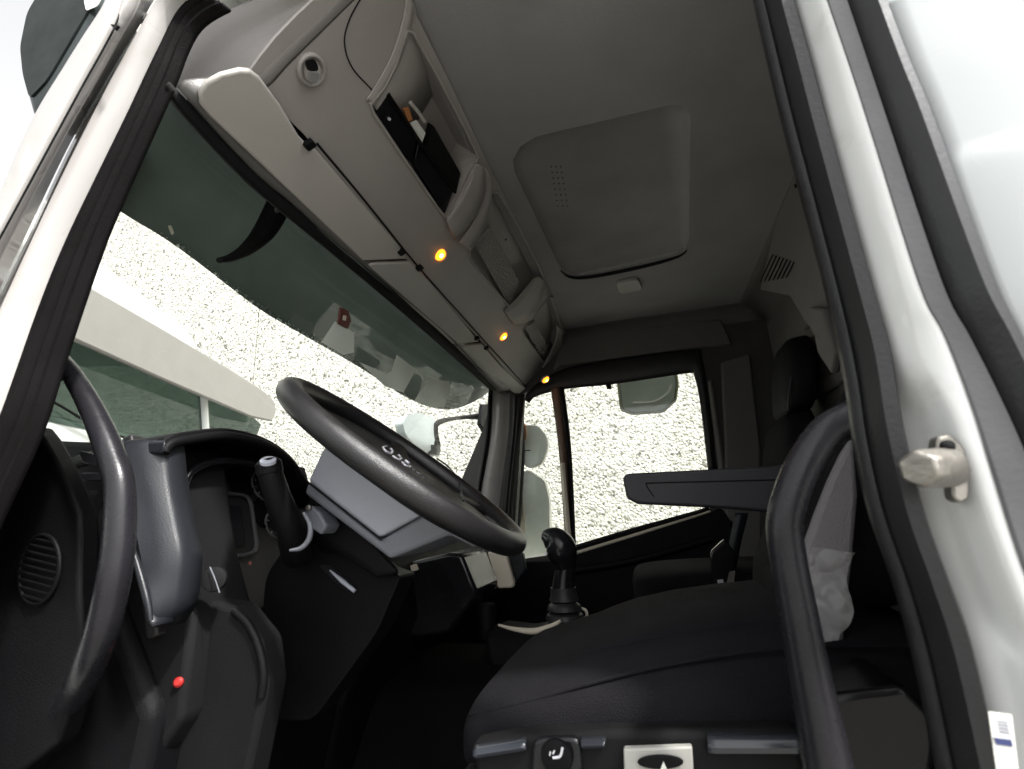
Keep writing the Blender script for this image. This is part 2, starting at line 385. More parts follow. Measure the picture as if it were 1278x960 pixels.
# near rear corner trim: pale panel with fixings and air slots  (about x=.5)
PT = pl((.50, .6, 1.5), (1, 0, 0))
ct = pts([(990, 205), (1003, 235), (1020, 300), (1040, 372), (1058, 470), (1035, 462), (1020, 425), (1000, 395), (985, 370), (948, 362), (962, 300), (975, 240)], PT)
cto = obj('rear_corner_trim', *slab(ct, .03, (.95, -.1, .0)), REARL, cab, bevel=.006)
sl = []
for i in range(7):
    a = at(950 + i * 5.5, 352 - i * 1, PT); b = at(966 + i * 4.4, 318 + i * 1.5, PT)
    sl.append(tube([a + Vector((-.004, 0, 0)), b + Vector((-.004, 0, 0))], .0022, 8))
obj('air_slot', *merge(*sl), BLACK, cto)
for p in ((994, 232), (1028, 341), (1040, 392)):
    obj('trim_clip', *lathe(at(*p, PT), (-1, .2, 0), [(0, .006), (.004, .006), (.005, .003)], 14), BLACK, cto)
rc = pts([(1020, 382), (1036, 384), (1052, 440), (1048, 466), (1030, 440)], PT)
obj('belt_anchor_cover', *slab([p + Vector((-.02, 0, 0)) for p in rc], .02, (1, 0, 0)), REARL, cto, bevel=.006)

# ---- passenger side wall and door
PD = Y(W)
WIN = rnd([(642, 493), (705, 482), (868, 463), (887, 590), (885, 634), (716, 684), (690, 694), (633, 694)], .05)
outer = [Vector((x, W, z)) for x, z in ((-1.0, .1), (RX + .03, .1), (RX + .03, CZ + .05), (-.62, CZ + .05), (-.80, 1.35), (-1.0, .95))]
seat_open = pts(rnd([(653, 491), (686, 478), (866, 458), (878, 462), (892, 590), (886, 637), (716, 689), (640, 700)], .06), PD)
holed(outer, [seat_open], .05, (0, 1, 0), 'passenger_side_wall', WALLD, cab)
obj('outer_side_skin', *box(-.9, RX + .1, W + .07, W + .1, -.3, .70), WHITE, cab, smooth=False)
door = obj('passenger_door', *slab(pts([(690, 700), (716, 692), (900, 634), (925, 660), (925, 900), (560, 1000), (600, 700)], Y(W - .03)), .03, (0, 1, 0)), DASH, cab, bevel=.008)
# door window frame, black, as a ring of tubes/strips proud of the wall
def band(a, b, y, th, name, m, par, prof=((0, 0), (.15, -.006), (.5, -.010), (.85, -.006), (1, 0)), n=40, solid=.01, **kw):
    return obj(name, *strip(pts(a, Y(y)), pts(b, Y(y)), prof, n), m, par, solid=solid, soff=0, **kw)
band([(655, 500), (662, 487), (700, 463), (760, 450), (862, 437), (874, 444), (884, 500), (893, 590)],
     [(660, 503), (668, 495), (703, 486), (770, 479), (858, 466), (866, 468), (874, 500), (885, 590)], W - .012, .01, 'window_frame', RUBBER, door)
band([(884, 476), (890, 520), (898, 588), (900, 640)], [(888, 474), (895, 520), (905, 588), (908, 640)], W - .01, .01, 'weather_strip', REARL, door)
band([(716, 682), (790, 660), (870, 638), (884, 632)], [(716, 688), (790, 666), (870, 644), (886, 637)], W - .015, .01, 'window_sill_seal', BLACK, door)
band([(718, 689), (790, 667), (850, 648), (886, 637)], [(718, 693), (790, 671), (850, 652), (886, 640)], W - .017, .01, 'sill_strip', CREAM, door)
# mullion between quarter light and main glass
band([(688, 484), (698, 560), (707, 682)], [(697, 483), (706, 560), (713, 684)], W - .018, .01, 'window_divider', DIVB, door)
band([(699, 484), (708, 560), (714, 684)], [(703, 484), (712, 560), (718, 684)], W - .014, .01, 'divider_channel', BLACK, door)
band([(700, 578), (708, 672)], [(704, 578), (712, 672)], W - .030, .01, 'divider_strip', CREAM, door)
gv = slab(pts(rnd([(700, 486), (866, 462), (886, 590), (886, 634), (716, 684)], .04), Y(W + .012)), .004, (0, 1, 0))
obj('window_glass', *gv, GLASS, door, smooth=False)
gv = slab(pts([(648, 497), (692, 486), (709, 684), (636, 700), (636, 640)], Y(W + .012)), .004, (0, 1, 0))
obj('quarter_glass', *gv, GLASS, door, smooth=False)
band([(757, 480), (759, 486)], [(762, 480), (762, 486)], W - .005, .01, 'glass_stop', BLACK, door)
# door card pull recess and ledge
obj('door_pull_recess', *slab(pts(rnd([(748, 690), (788, 680), (790, 696), (752, 704)], .3), Y(W - .034)), .003, (0, 1, 0)), BLACK, door)
obj('door_card_ledge', *tube(pts([(700, 715), (790, 700), (890, 672)], Y(W - .04)), .016, n=20), DASH, door)
# far rear pillar trim
obj('far_pillar_trim', *slab(pts([(900, 452), (936, 440), (950, 560), (952, 720), (925, 735), (905, 640), (905, 560)], Y(W - .03)), .03, (0, 1, 0)), REAR, cab, bevel=.01)
obj('header_rail_trim', *slab(pts([(705, 412), (900, 398), (915, 430), (868, 434), (700, 456), (690, 462)], Y(W - .02)), .03, (0, 1, 0)), REAR, cab, bevel=.01)

# ---- far front pillar
fp = obj('front_pillar_trim', *loft([pts(c, Y(yy)) for c, yy in (
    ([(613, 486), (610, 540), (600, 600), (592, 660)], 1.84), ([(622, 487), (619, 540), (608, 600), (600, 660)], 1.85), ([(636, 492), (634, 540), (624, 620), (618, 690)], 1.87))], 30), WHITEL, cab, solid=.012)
band([(641, 494), (639, 540), (630, 630), (626, 690)], [(655, 492), (650, 540), (641, 630), (636, 700)], 1.90, .01, 'front_pillar_seal', RUBBER, cab, prof=((0, 0), (.2, -.008), (.35, -.002), (.6, -.010), (1, 0)))
band([(611, 484), (607, 545), (598, 604), (590, 660)], [(614, 484), (611, 545), (601, 604), (593, 660)], 1.83, .01, 'windscreen_edge_seal', BLACK, cab)

# ---- windscreen: curved glass, top rail
def ws_top(y):
    s = (y - .95) / .95; return Vector((-.66 - .05 * (1 - s * s), y, 1.50))
def ws_bot(y):
    s = (y - .95) / .95; return Vector((-.90 - .07 * (1 - s * s), y, .86))
ysw = [(-.02 + 1.92 * i / 20) for i in range(21)]
obj('windscreen', *loft([[ws_top(y) + Vector((-.02, 0, .06)) for y in ysw], [ws_bot(y) for y in ysw]], 40), WGLASS, cab)
lowl = [(206, 112), (215, 128), (302, 222), (360, 272), (415, 317), (500, 388), (560, 440), (612, 487)]
topl = [(212, 104), (228, 122), (318, 218), (372, 264), (425, 312), (508, 380), (568, 433), (620, 487)]
PH = pl((-.62, 1, 1.50), (1, 0, -.6))
obj('windscreen_top_seal', *strip(pts(lowl, PH), pts(topl, PH), ((0, 0), (.3, -.004), (1, -.003)), 60), BLACK, cab, solid=.012, soff=0)
PH2 = pl((-.60, 1, 1.515), (1, 0, -.75))
vlow0 = [(240, 105), (262, 146), (330, 212), (455, 327), (565, 432), (642, 492)]
topl = [(226, 110), (240, 128), (316, 212), (370, 258), (425, 308), (510, 377), (570, 430), (624, 490)]
obj('header_trim', *strip(pts(topl, PH2), [p + Vector((.01, 0, .02)) for p in pts([(262, 112), (300, 160), (345, 210), (470, 325), (580, 428), (655, 488)], PH2)], ((0, 0), (.3, -.006), (1, 0)), 60), CONSD, cab, solid=.01, soff=1)
# cab front above windscreen (outside skin)
obj('front_roof_skin', *loft([[Vector((-.745, y, 1.66)) for y in (.05, .95, 1.93)], [Vector((-.735, y, 1.78)) for y in (.05, .95, 1.93)], [Vector((-.66, y, 1.88)) for y in (.05, .95, 1.93)]], 20), WHITE, cab, solid=.02)

# ---- near front pillar, all painted flanges and rubber
A0 = [(345, -12), (290, 9), (252, 32), (232, 64), (213, 113), (147, 260), (123, 320), (80, 447), (50, 540), (0, 650), (-60, 780)]
A1 = [(312, -26), (258, -8), (226, 14), (198, 68), (164, 142), (133, 206), (88, 300), (53, 387), (4, 525), (-40, 630), (-110, 790)]
A2 = [(250, -40), (225, -20), (200, 8), (180, 42), (145, 103), (92, 207), (42, 313), (0, 405), (-30, 480), (-70, 580), (-150, 760)]
A3 = [(230, -50), (210, -30), (186, 3), (165, 38), (131, 92), (82, 177), (28, 293), (-20, 395), (-50, 470), (-100, 570), (-180, 740)]
A4 = [(205, -60), (190, -40), (166, 14), (150, 42), (122, 92), (66, 190), (8, 300), (-40, 395), (-80, 470), (-130, 570), (-210, 730)]
A5 = [(185, -60), (165, -30), (146, 26), (128, 62), (100, 112), (43, 217), (0, 296), (-55, 395), (-100, 470), (-150, 570), (-240, 720)]
A6 = [(160, -60), (140, -30), (131, 4), (104, 46), (80, 84), (40, 150), (-2, 244), (-60, 370), (-110, 470), (-170, 570), (-280, 700)]
def along(L, d, s0, s1, n=100):
    """resample a measured edge at even stations along direction d"""
    D_ = [np.array(p) for p in cr([(a, b, 0) for a, b in L], 400)]; D_ = np.array(D_)[:, :2]; s = D_ @ np.array(d)
    s = np.maximum.accumulate(s); t = np.linspace(s0, s1, n)
    return [(float(np.interp(u, s, D_[:, 0])), float(np.interp(u, s, D_[:, 1]))) for u in t]
def S(a, ya, b, yb, prof, name, m, d=(-.42, .907), s0=-110, s1=720, **kw):
    n = 110
    A = [at(*p, Y(ya - .05)) for p in along(a, d, s0, s1, n)]; B = [at(*p, Y(yb - .05)) for p in along(b, d, s0, s1, n)]
    V = [p.lerp(q, t) + Vector((0, dy, 0)) for t, dy in prof for p, q in zip(A, B)]
    k = len(prof); Fc = [(i * n + j, i * n + j + 1, (i + 1) * n + j + 1, (i + 1) * n + j) for i in range(k - 1) for j in range(n - 1)]
    return obj(name, V, Fc, m, cab, solid=.006, soff=0, **kw)
DB = dict(d=(.24, .97), s0=215, s1=1290)
S(A0, .012, A1, .0, ((0, .004), (.04, -.001), (.12, -.007), (.20, -.006), (.235, .003), (.26, .003), (.30, -.004), (.40, -.008), (.50, -.004), (.53, .004), (.57, .004), (.61, -.004), (.70, -.008), (.80, -.004), (.83, .003), (.87, -.003), (.95, -.004), (1, .004)), 'door_seal', SEALB, label='ribbed black rubber door seal along the front pillar')
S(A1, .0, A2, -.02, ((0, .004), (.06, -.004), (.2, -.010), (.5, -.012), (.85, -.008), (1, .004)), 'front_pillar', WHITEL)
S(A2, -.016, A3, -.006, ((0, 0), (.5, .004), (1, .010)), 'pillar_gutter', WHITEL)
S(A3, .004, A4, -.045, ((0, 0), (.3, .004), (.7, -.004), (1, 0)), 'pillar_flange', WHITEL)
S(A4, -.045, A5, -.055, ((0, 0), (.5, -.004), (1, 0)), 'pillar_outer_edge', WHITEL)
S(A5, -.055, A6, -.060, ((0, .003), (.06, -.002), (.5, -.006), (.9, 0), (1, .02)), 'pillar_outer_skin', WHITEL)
ln = pts([(p[0] + .5, p[1]) for p in A5], Y(-.1055))
obj('panel_gap', *tube(ln, .0012, 8, n=90), BLACK, cab)
ln3 = [at(a, b, Y(-.052)) for a, b in along(A3, (-.42, .907), -100, 700, 90)]
obj('panel_seam', *tube(ln3, .0022, 8), SEALB, cab)
nt_ = pts(rnd([(137, 30), (148, 31), (143, 37)], .2), Y(-.112))
obj('panel_gap_notch', *slab(nt_, .003, (0, 1, 0)), BLACK, cab)

# ---- near rear pillar
B0 = [(940, -30), (946, 0), (968, 95), (987, 172), (1036, 360), (1060, 470), (1073, 555), (1092, 640), (1125, 737), (1153, 843), (1177, 960), (1190, 1030)]
B1 = [(982, -30), (987, 0), (1013, 92), (1032, 165), (1085, 360), (1107, 437), (1121, 525), (1149, 640), (1177, 720), (1206, 802), (1242, 960), (1262, 1030)]
B2 = [(1022, -30), (1032, 0), (1065, 96), (1092, 180), (1149, 360), (1179, 419), (1212, 505), (1235, 580), (1269, 689), (1310, 800), (1365, 960), (1390, 1030)]
B3 = [(1040, -30), (1051, 0), (1083, 96), (1107, 169), (1171, 360), (1205, 426), (1240, 495), (1276, 575), (1315, 689), (1355, 800), (1410, 960), (1440, 1030)]
B4 = [(1080, -30), (1092, 0), (1127, 92), (1156, 161), (1229, 360), (1262, 430), (1295, 505), (1330, 580), (1375, 689), (1420, 800), (1490, 960), (1520, 1030)]
B5 = [(1600, -90), (1600, 0), (1600, 92), (1460, 161), (1500, 360), (1520, 430), (1545, 505), (1570, 580), (1600, 689), (1640, 800), (1700, 960), (1720, 1030)]
S(B0, .012, B1, .0, ((0, .005), (.03, -.001), (.10, -.003), (.16, 0), (.19, .008), (.26, .010), (.30, .002), (.34, -.004), (.55, -.014), (.80, -.012), (.94, -.003), (1, .006)), 'door_seal', TRIM, **DB, label='broad black rubber door seal along the rear pillar')
# pillar surface with a pressed recess round the striker
a = [at(*p, Y(-.05)) for p in along(B1, (.24, .97), 215, 1290, 120)]; b = [at(*p, Y(-.08)) for p in along(B2, (.24, .97), 215, 1290, 120)]
V = []; NT = 26
c_s = at(1175, 600, Y(-.06))
for i in range(120):
    for j in range(NT):
        t = j / (NT - 1); p = a[i].lerp(b[i], t)
        dy = -.012 * math.sin(math.pi * min(1, t * 1.0)) ** .6
        # recess: smooth step starting below the shoulder, deeper on the seal side
        z = p.z
        sh = at(1120, 455, Y(-.06)).z - .05 * t * 1.3
        r = 1 / (1 + math.exp((z - sh) / .005)); edge = 1 / (1 + math.exp((t - (.50 + .10 * math.sin((sh - z) * 14))) / .045))
        lo = at(1205, 790, Y(-.06)).z; r2 = 1 / (1 + math.exp(-(z - lo) / .006))
        dy += .028 * r * edge * (.35 + .65 * r2)
        # lower step
        st = at(1235, 800, Y(-.06)).z
        s2 = 1 / (1 + math.exp((z - st + .012 * t) / .002)) * (1 / (1 + math.exp(-(t - .42) / .03)))
        dy -= .006 * s2
        V.append(p + Vector((0, dy, 0)))
Fc = [(i * NT + j, i * NT + j + 1, (i + 1) * NT + j + 1, (i + 1) * NT + j) for i in range(119) for j in range(NT - 1)]
rp = obj('rear_pillar', V, Fc, WHITE, cab, solid=.004, soff=-1, angle=180)
S(B2, -.03, B3, -.034, ((0, .004), (.1, -.003), (.9, -.003), (1, .002)), 'rear_seal_flange', GREYRUB, **DB)
S(B3, -.032, B4, -.038, ((0, .010), (.08, .010), (.12, -.002), (.3, -.012), (.6, -.016), (.85, -.012), (.97, -.002), (1, .006)), 'outer_door_seal', TRIM, **DB)
dents = []
q = cr(pts(B3, Y(-.084)), 260)
obj('seal_serration', *merge(*[lathe(p + Vector((0, -.002, 0)), (0, 1, 0), [(0, .0016), (.004, .0016)], 6) for p in q]), BLACK, cab)
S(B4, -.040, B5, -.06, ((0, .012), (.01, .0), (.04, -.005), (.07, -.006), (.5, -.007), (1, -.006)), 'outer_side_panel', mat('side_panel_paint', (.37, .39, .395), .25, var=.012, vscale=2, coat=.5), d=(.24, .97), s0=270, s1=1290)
# striker
st = obj('door_striker', *slab(pts(rnd([(1170, 545), (1186, 541), (1206, 560), (1212, 595), (1210, 622), (1200, 628), (1190, 622), (1188, 600), (1180, 575), (1168, 562)], .25), Y(-.080)), .012, (0, 1, 0)), METAL, cab, bevel=.002, label='worn grey metal door striker on the rear pillar')
p0 = at(1188, 583, Y(-.084)); p1 = at(1150, 585, Y(-.110))
obj('striker_pin', *tube([p0, p0.lerp(p1, .5), p1], [.0125, .0125, .0115], 10, up=(0, 0, 1), flat=.8), METAL, st)
obj('striker_claw', *tube([p0.lerp(p1, .75) + Vector((0, 0, .0)), p1 + (p1 - p0) * .12], [.0130, .0120], 6), METAL, st, bevel=.002)
obj('striker_screw', *lathe(at(1181, 557, Y(-.083)), (0, -1, 0), [(0, .004), (.003, .004), (.004, .002)], 12), BLACK, st)
# sticker
SP = Y(-.0995)
lab = obj('pillar_sticker', *slab(pts([(1233, 888), (1262, 892), (1270, 960), (1243, 960)], SP), .0006, (0, -1, 0)), PAPER, cab, smooth=False, label='small white sticker with a dark blue bar low on the rear pillar')
obj('sticker_bar', *slab(pts([(1240, 920), (1262, 923), (1264, 932), (1243, 929)], Y(-.1002)), .0004, (0, -1, 0)), BLUEL, lab, smooth=False)
for i in range(4):
    obj('sticker_line', *slab(pts([(1244 + i, 899 + 4.5 * i), (1258 + i, 901 + 4.5 * i), (1258 + i, 902.2 + 4.5 * i), (1244 + i, 900.2 + 4.5 * i)], Y(-.1002)), .0003, (0, -1, 0)), BLUEL, lab, smooth=False)
# body below / sides outside the frame so the door opening is a real hole
obj('hinge_panel', *box(-1.08, -.90, -.09, -.02, -.3, .78), WHITE, cab, bevel=.01)
obj('door_header', *box(-.55, .28, -.09, -.01, 1.79, 1.86), WHITE, cab, bevel=.015)
obj('door_sill', *box(-1.0, .35, -.02, .12, .02, .18), DASH, cab, bevel=.02)
obj('rear_side_panel', *slab([(.30, -.03, .0), (.70, -.03, .0), (.70, -.03, 1.88), (.33, -.03, 1.88), (.25, -.0, 1.5), (.26, -.0, .9)], .05, (0, 1, 0)), WHITE, cab, smooth=False)
obj('roof_side_rail', *box(-.50, .4, -.03, .02, 1.80, 1.87), WHITE, cab, smooth=False)
obj('rear_inner_side_trim', *slab([(.24, .05, .2), (RX, .05, .2), (RX, .05, CZ), (.30, .05, CZ), (.27, .05, 1.3)], .02, (0, 1, 0)), REAR, cab, smooth=False)
obj('floor_pan', *box(-1.0, RX, -.0, W, .10, .16), FLOOR, cab, smooth=False)
obj('bulkhead', *box(-1.04, -1.0, -.02, W, .10, .90), BLACK, cab, smooth=False)
obj('engine_tunnel', *loft([[Vector((x, .72 + .0, .16)), Vector((x, .78, .46)), Vector((x, .90, .52)), Vector((x, 1.15, .52)), Vector((x, 1.25, .46)), Vector((x, 1.3, .16))] for x in (-.98, -.4, .2, RX)], 24), FLOOR, cab)
# dark inner trim inside the near front pillar
A0d = along(A0, (-.42, .907), 95, 720, 70)
ia = [at(a, b, Y(-.032)) for a, b in A0d]; ib = [at(a - 3, b, Y(.10)) for a, b in A0d]
obj('inner_pillar_trim', ia + ib, [(i, i + 1, i + 71, i + 70) for i in range(69)], BLACK, cab, solid=.004)

# ---- the open driver door, swung forward beside the photographer
od = thing('driver_door', 'open white driver door with black inner trim', 'door', (-.95, -.55, .1))
obj('door_shell', *box(-1.06, -1.0, -1.02, -.09, -.35, .95), WHITE, od, bevel=.02, seg=3)
obj('door_inner_trim', *box(-1.0, -.95, -.98, -.13, -.25, .88), DASH, od, bevel=.02, seg=3)
obj('window_frame', *box(-1.05, -1.0, -1.02, -.96, .95, 1.6), WHITE, od, bevel=.01)
obj('window_frame', *box(-1.05, -1.0, -.96, -.30, 1.54, 1.6), WHITE, od, bevel=.01)
obj('window_glass', *box(-1.03, -1.024, -.96, -.2, .95, 1.54), GLASS, od, smooth=False)
obj('armrest', *box(-.95, -.88, -.80, -.35, .55, .62), DASH, od, bevel=.02, seg=3)

# ================================================================== OVERHEAD CONSOLE
con = thing('overhead_console', 'grey brown overhead storage console with three open bins above the visors', 'console', (-.42, .97, 1.58))
CN = nz(np.array([.215, 0, -.23])); CP = pl((-.30, 1, 1.80), CN); inw = Vector((-CN[0], 0, -CN[2]))   # inwards, away from the cab
CPF = lambda d: pl(np.array([-.30, 1, 1.80]) + d * CN, CN)
hinge_edge = [(306, 98), (345, 134), (380, 168), (450, 252), (515, 333), (560, 382), (605, 431), (650, 484), (664, 492)]
outl = hinge_edge + [(700, 472), (690, 452), (705, 414), (690, 382), (670, 330), (640, 265), (607, 200), (560, 100), (513, 6), (490, -40), (452, -55), (425, -30), (398, -6), (370, 20), (345, 46), (324, 72)]
hole1 = [(500, 62), (493, 82), (480, 108), (462, 130), (466, 142), (505, 200), (545, 258), (556, 272), (562, 268), (577, 240), (590, 212), (597, 196), (580, 160), (545, 92), (515, 40), (507, 38)]
hole2 = [(612, 240), (604, 262), (586, 315), (588, 326), (640, 388), (657, 398), (664, 392), (673, 372), (679, 352), (676, 340), (650, 288), (622, 240)]
hole3 = [(690, 370), (684, 372), (668, 392), (652, 412), (655, 420), (682, 456), (688, 458), (694, 446), (700, 418), (698, 402)]
P3 = lambda L, d=0: pts(L, CPF(d))
body = holed(P3(outl), [P3(hole1), P3(hole2), P3(hole3)], .006, inw, 'console_shell', CONS, con)
for h, dep, m in ((hole1, .07, CONS), (hole2, .05, CONSL), (hole3, .05, CONSL)):
    obj('storage_bin', *pocket(P3(h, -.004), inw, dep, .08), m, con, fix=False, smooth=False)
# rolled lips round each bin
for h, r in ((hole1, .0040), (hole2, .0038), (hole3, .0036)):
    obj('bin_lip', *tube(P3(h, .001), r, 10, n=None, closed=True), CONS, con)
# seams on the near cover panel
obj('cover_seam', *tube(P3([(455, -10), (436, 25), (430, 55), (440, 85), (464, 112)], .0008), .0013, 8, n=30), BLACK, con)
lidp = [(512, 0), (508, 28), (495, 70), (478, 103), (462, 128)]
obj('bin_cheek', *strip(P3([(a - 6, b - 3) for a, b in lidp], .001), P3([(a + 3, b + 2) for a, b in lidp], .001), ((0, 0), (.4, -.006), (.8, -.006), (1, .004)), 30), CONSL, con, solid=.003)
obj('bin_side_wall', *strip(P3([(512, 0), (508, 28), (495, 70), (478, 103), (462, 128)], -.002), P3([(560, 70), (550, 100), (535, 125), (520, 150), (500, 175)], -.07), ((0, 0), (1, 0)), 20), CONS, con, solid=.003)
# dark equipment slots in the first bin
sl1 = rnd([(465, 134), (482, 118), (520, 172), (514, 204)], .06)
s1 = obj('radio_slot', *slab(P3(sl1, -.010), .02, inw), GLOSS, con, bevel=.002)
sl2 = rnd([(517, 204), (523, 176), (566, 238), (555, 268)], .06)
obj('radio_slot', *slab(P3(sl2, -.010), .02, inw), GLOSS, con, bevel=.002)
sl3 = rnd([(532, 188), (541, 156), (575, 216), (570, 240)], .06)
obj('radio_slot', *slab(P3(sl3, -.020), .02, inw), BLACK, con, bevel=.002)
obj('slot_divider', *tube(P3([(484, 118), (524, 178), (568, 240)], -.008), .0045, n=20), DASH, con)
obj('slot_knob', *lathe(at(485, 148, CPF(-.009)), -inw, [(0, .003), (.004, .003)], 12), SILVER, con)
obj('hazard_tag', *slab(P3([(503, 136), (510, 134), (515, 150), (510, 152)], -.012), .004, inw), ORANGE, con)
obj('pen_clip', *tube(P3([(512, 128), (522, 140), (530, 152)], -.006), .004, 10, n=12), CONSL, con)
obj('bin_ticket', *slab(P3([(512, 154), (520, 150), (531, 166), (527, 178)], -.014), .002, inw), PAPER, con)
# wing shaped dividers between bins
def wing(lo, hi, name, d0=.002, d1=.010):
    a = P3(lo, d0); b = P3(hi, d1)
    return obj(name, *strip(a, b, ((0, 0), (.25, -.007), (.6, -.008), (1, 0)), 30), CONS, con, solid=.006)
wing([(556, 274), (572, 250), (585, 225), (592, 205)], [(566, 298), (590, 272), (604, 240), (603, 208)], 'bin_divider')
wing([(603, 208), (604, 240), (592, 272), (572, 303)], [(614, 218), (612, 250), (602, 285), (586, 312)], 'bin_divider')
wing([(628, 388), (645, 372), (662, 352), (670, 345)], [(640, 405), (662, 398), (674, 376), (680, 350)], 'bin_divider')
wing([(676, 458), (686, 440), (693, 420), (694, 405)], [(688, 470), (700, 452), (703, 430), (702, 412)], 'bin_divider')
# textured mats inside the bins
def gridmat(L, d, name, rows, cols, m=CONSL):
    a, b, c2, d2 = P3(L, d); o = obj(name, *slab([a, b, c2, d2], .004, inw), m, con, bevel=.002)
gridmat([(590, 302), (612, 284), (648, 350), (638, 386)], -.012, 'ribbed_mat', 14, 6, MATR)
gridmat([(655, 410), (668, 400), (684, 432), (680, 452)], -.012, 'ribbed_mat', 9, 5, MATR)
for i in range(11): obj('perforation', *lathe(at(654 + i * 2.6, 415 + i * 3.6, CPF(-.003)), -inw, [(0, .0022), (.003, .0018)], 8), BLACK, con)
for p in ((607, 254), (631, 299)):
    obj('fixing_screw', *lathe(at(*p, CPF(-.03)), -inw, [(0, .0035), (.002, .0035)], 12), BLACK, con)
# round reading lamp
rl = obj('reading_lamp', *lathe(at(388, 87, CPF(.000)), -inw, [(-.004, .026), (.004, .0265), (.007, .0235), (.007, .021), (.001, .0185), (-.004, .016)], 36), CONS, con, label='round swivelling reading lamp at the near end of the console')
obj('lamp_eyeball', *lathe(at(388, 88, CPF(-.004)), -inw, [(0, .0165), (.006, .016), (.010, .012), (.012, .006)], 30), CONSL, rl)
obj('lamp_slot', *slab(P3(rnd([(380, 76), (392, 73), (397, 84), (395, 89), (383, 88)], .3), .0115), .002, -inw), BLACK, rl)
obj('lamp_lens', *slab(P3(rnd([(383, 89), (396, 88), (402, 98), (392, 104), (380, 100)], .3), .0125), .003, -inw), LENS, rl, bevel=.001)
# amber lamps
for p, r in (((549, 318), .0185), ((628, 420), .0190), ((681, 474), .0190)):
    far_ = p[0] > 670; base_ = at(p[0], p[1], Y(1.80)) if far_ else None
    l = obj('courtesy_lamp', *lathe((base_ - inw * -.003) if far_ else at(p[0], p[1] + 1, CPF(-.004)), (-inw + Vector((0, -.25, -.2))).normalized(), [(-.004, r * 1.25), (.004, r * 1.2), (.004, r), (.002, r * .95)], 24), CONS, con, label='small amber courtesy lamp, lit')
    ax = (-inw + Vector((0, -.25, -.2))).normalized(); q = base_ if far_ else at(p[0], p[1], CPF(0))
    obj('amber_lens', *lathe(q, ax, [(-.002, r * .95), (.003, r * .9), (.007, r * .6), (.009, r * .2)], 24), AMBER, l)
    obj('lamp_bulb', *lathe(q + ax * .008 + Vector((0, 0, .002)), ax, [(0, r * .42), (.003, r * .3), (.004, .001)], 14), BULB, l)
# near end moulding, rounded into the front pillar
K = [([(207, 100), (222, 66), (246, 32), (290, 8), (350, -14), (420, -45)], Y(.015)),
     ([(222, 112), (250, 74), (280, 44), (330, 16), (385, -12), (440, -45)], Y(.022)),
     ([(246, 122), (275, 82), (308, 52), (352, 24), (400, -8), (450, -45)], Y(.04)),
     ([(275, 118), (304, 90), (330, 66), (370, 34), (415, -2), (460, -45)], CPF(.005)),
     ([(312, 120), (338, 108), (362, 82), (398, 46), (438, 6), (485, -40)], CPF(.0012))]
obj('console_end_moulding', *loft([pts(a, b) for a, b in K], 40), CONSM, con, solid=.001, soff=-1, sub=1)
obj('console_back', *loft([[Vector((-.70, y, 1.60)) for y in (.06, 1, 1.93)], [Vector((-.67, y, 1.76)) for y in (.06, 1, 1.93)], [Vector((-.50, y, 1.855)) for y in (.06, 1, 1.93)], [Vector((-.28, y, 1.86)) for y in (.06, 1, 1.93)]], 12), BLACK, con, solid=.01)

# ================================================================== SUN VISORS
VP = pl((-.555, 1, 1.545), (.55, 0, -.83))
def visor(poly, label, clips):
    p = [at(a, b, VP) for a, b in poly]; c = sum(p, Vector()) / len(p)
    t = thing('sun_visor', label, 'sun visor', c, 'sun visors along the windscreen header')
    obj('visor_flap', *slab(p, .012, (-.5, 0, .85)), VIS, t, bevel=.004, seg=3)
    for q in clips:
        e = at(*q, VP); obj('hinge_clip', *slab([e + Vector(v) for v in ((-.009, -.007, 0), (.009, -.007, .008), (.009, .009, .008), (-.009, .009, 0))], .012, (.5, 0, -.85)), DASH, t, bevel=.003)
    return t
visor([(313, 89), (300, 88), (276, 94), (258, 104), (249, 117), (250, 131), (262, 146), (330, 210), (452, 326), (508, 324), (496, 304), (440, 240), (395, 188), (388, 186), (374, 172), (350, 132), (325, 98)], 'longest pale grey sun visor with rounded end nearest the open door', [(384, 180), (500, 314)])
visor([(457, 330), (512, 328), (522, 336), (560, 380), (598, 427), (564, 430), (520, 390)], 'middle pale grey sun visor flap between the other two visors', [(522, 334), (594, 422)])
visor([(567, 433), (602, 430), (626, 458), (658, 487), (656, 492), (642, 491), (600, 464)], 'shortest pale grey sun visor flap at the far front corner', [(606, 434)])
obj('visor_shadow_gap', *tube([at(a, b, VP) + Vector((.006, 0, .006)) for a, b in [(392, 184), (450, 252), (515, 331), (560, 381), (605, 430), (655, 484)]], .0025, 8, n=60), BLACK, con)

# ================================================================== EXTERIOR SMOKED VISOR
vx = thing('exterior_visor', 'dark smoked acrylic visor mounted outside above the windscreen, wet along its edge', 'sun visor', (-.85, .97, 1.5))
E1 = [(118, 262), (150, 264), (200, 294), (245, 326), (321, 384), (371, 414), (446, 457), (509, 497)]
low = [at(a, b, X(-.84 - .05 * math.sin(math.pi * min(1, i / 7)))) for i, (a, b) in enumerate(E1)]
low[0] = low[1] + Vector((0.02, -.03, .005))
low += [at(545, 510, X(-.84)), at(572, 509, X(-.82)), at(600, 496, X(-.79)), at(616, 482, X(-.76))]
zt = 1.65
top = [Vector((-.715, max(-.02, p.y * 1.0), zt)) for p in low]
top = [Vector((-.725 - .02 * math.sin(math.pi * i / (len(low) - 1)), .03 + 1.89 * i / (len(low) - 1), zt)) for i in range(len(low))]
mid = [Vector((a.x * .45 + b.x * .55 - .02, a.y * .5 + b.y * .5, a.z * .5 + b.z * .5)) for a, b in zip(low, top)]
obj('visor_panel', *loft([low, mid, top], 60), SMOKE, vx, solid=.004)
sv = []
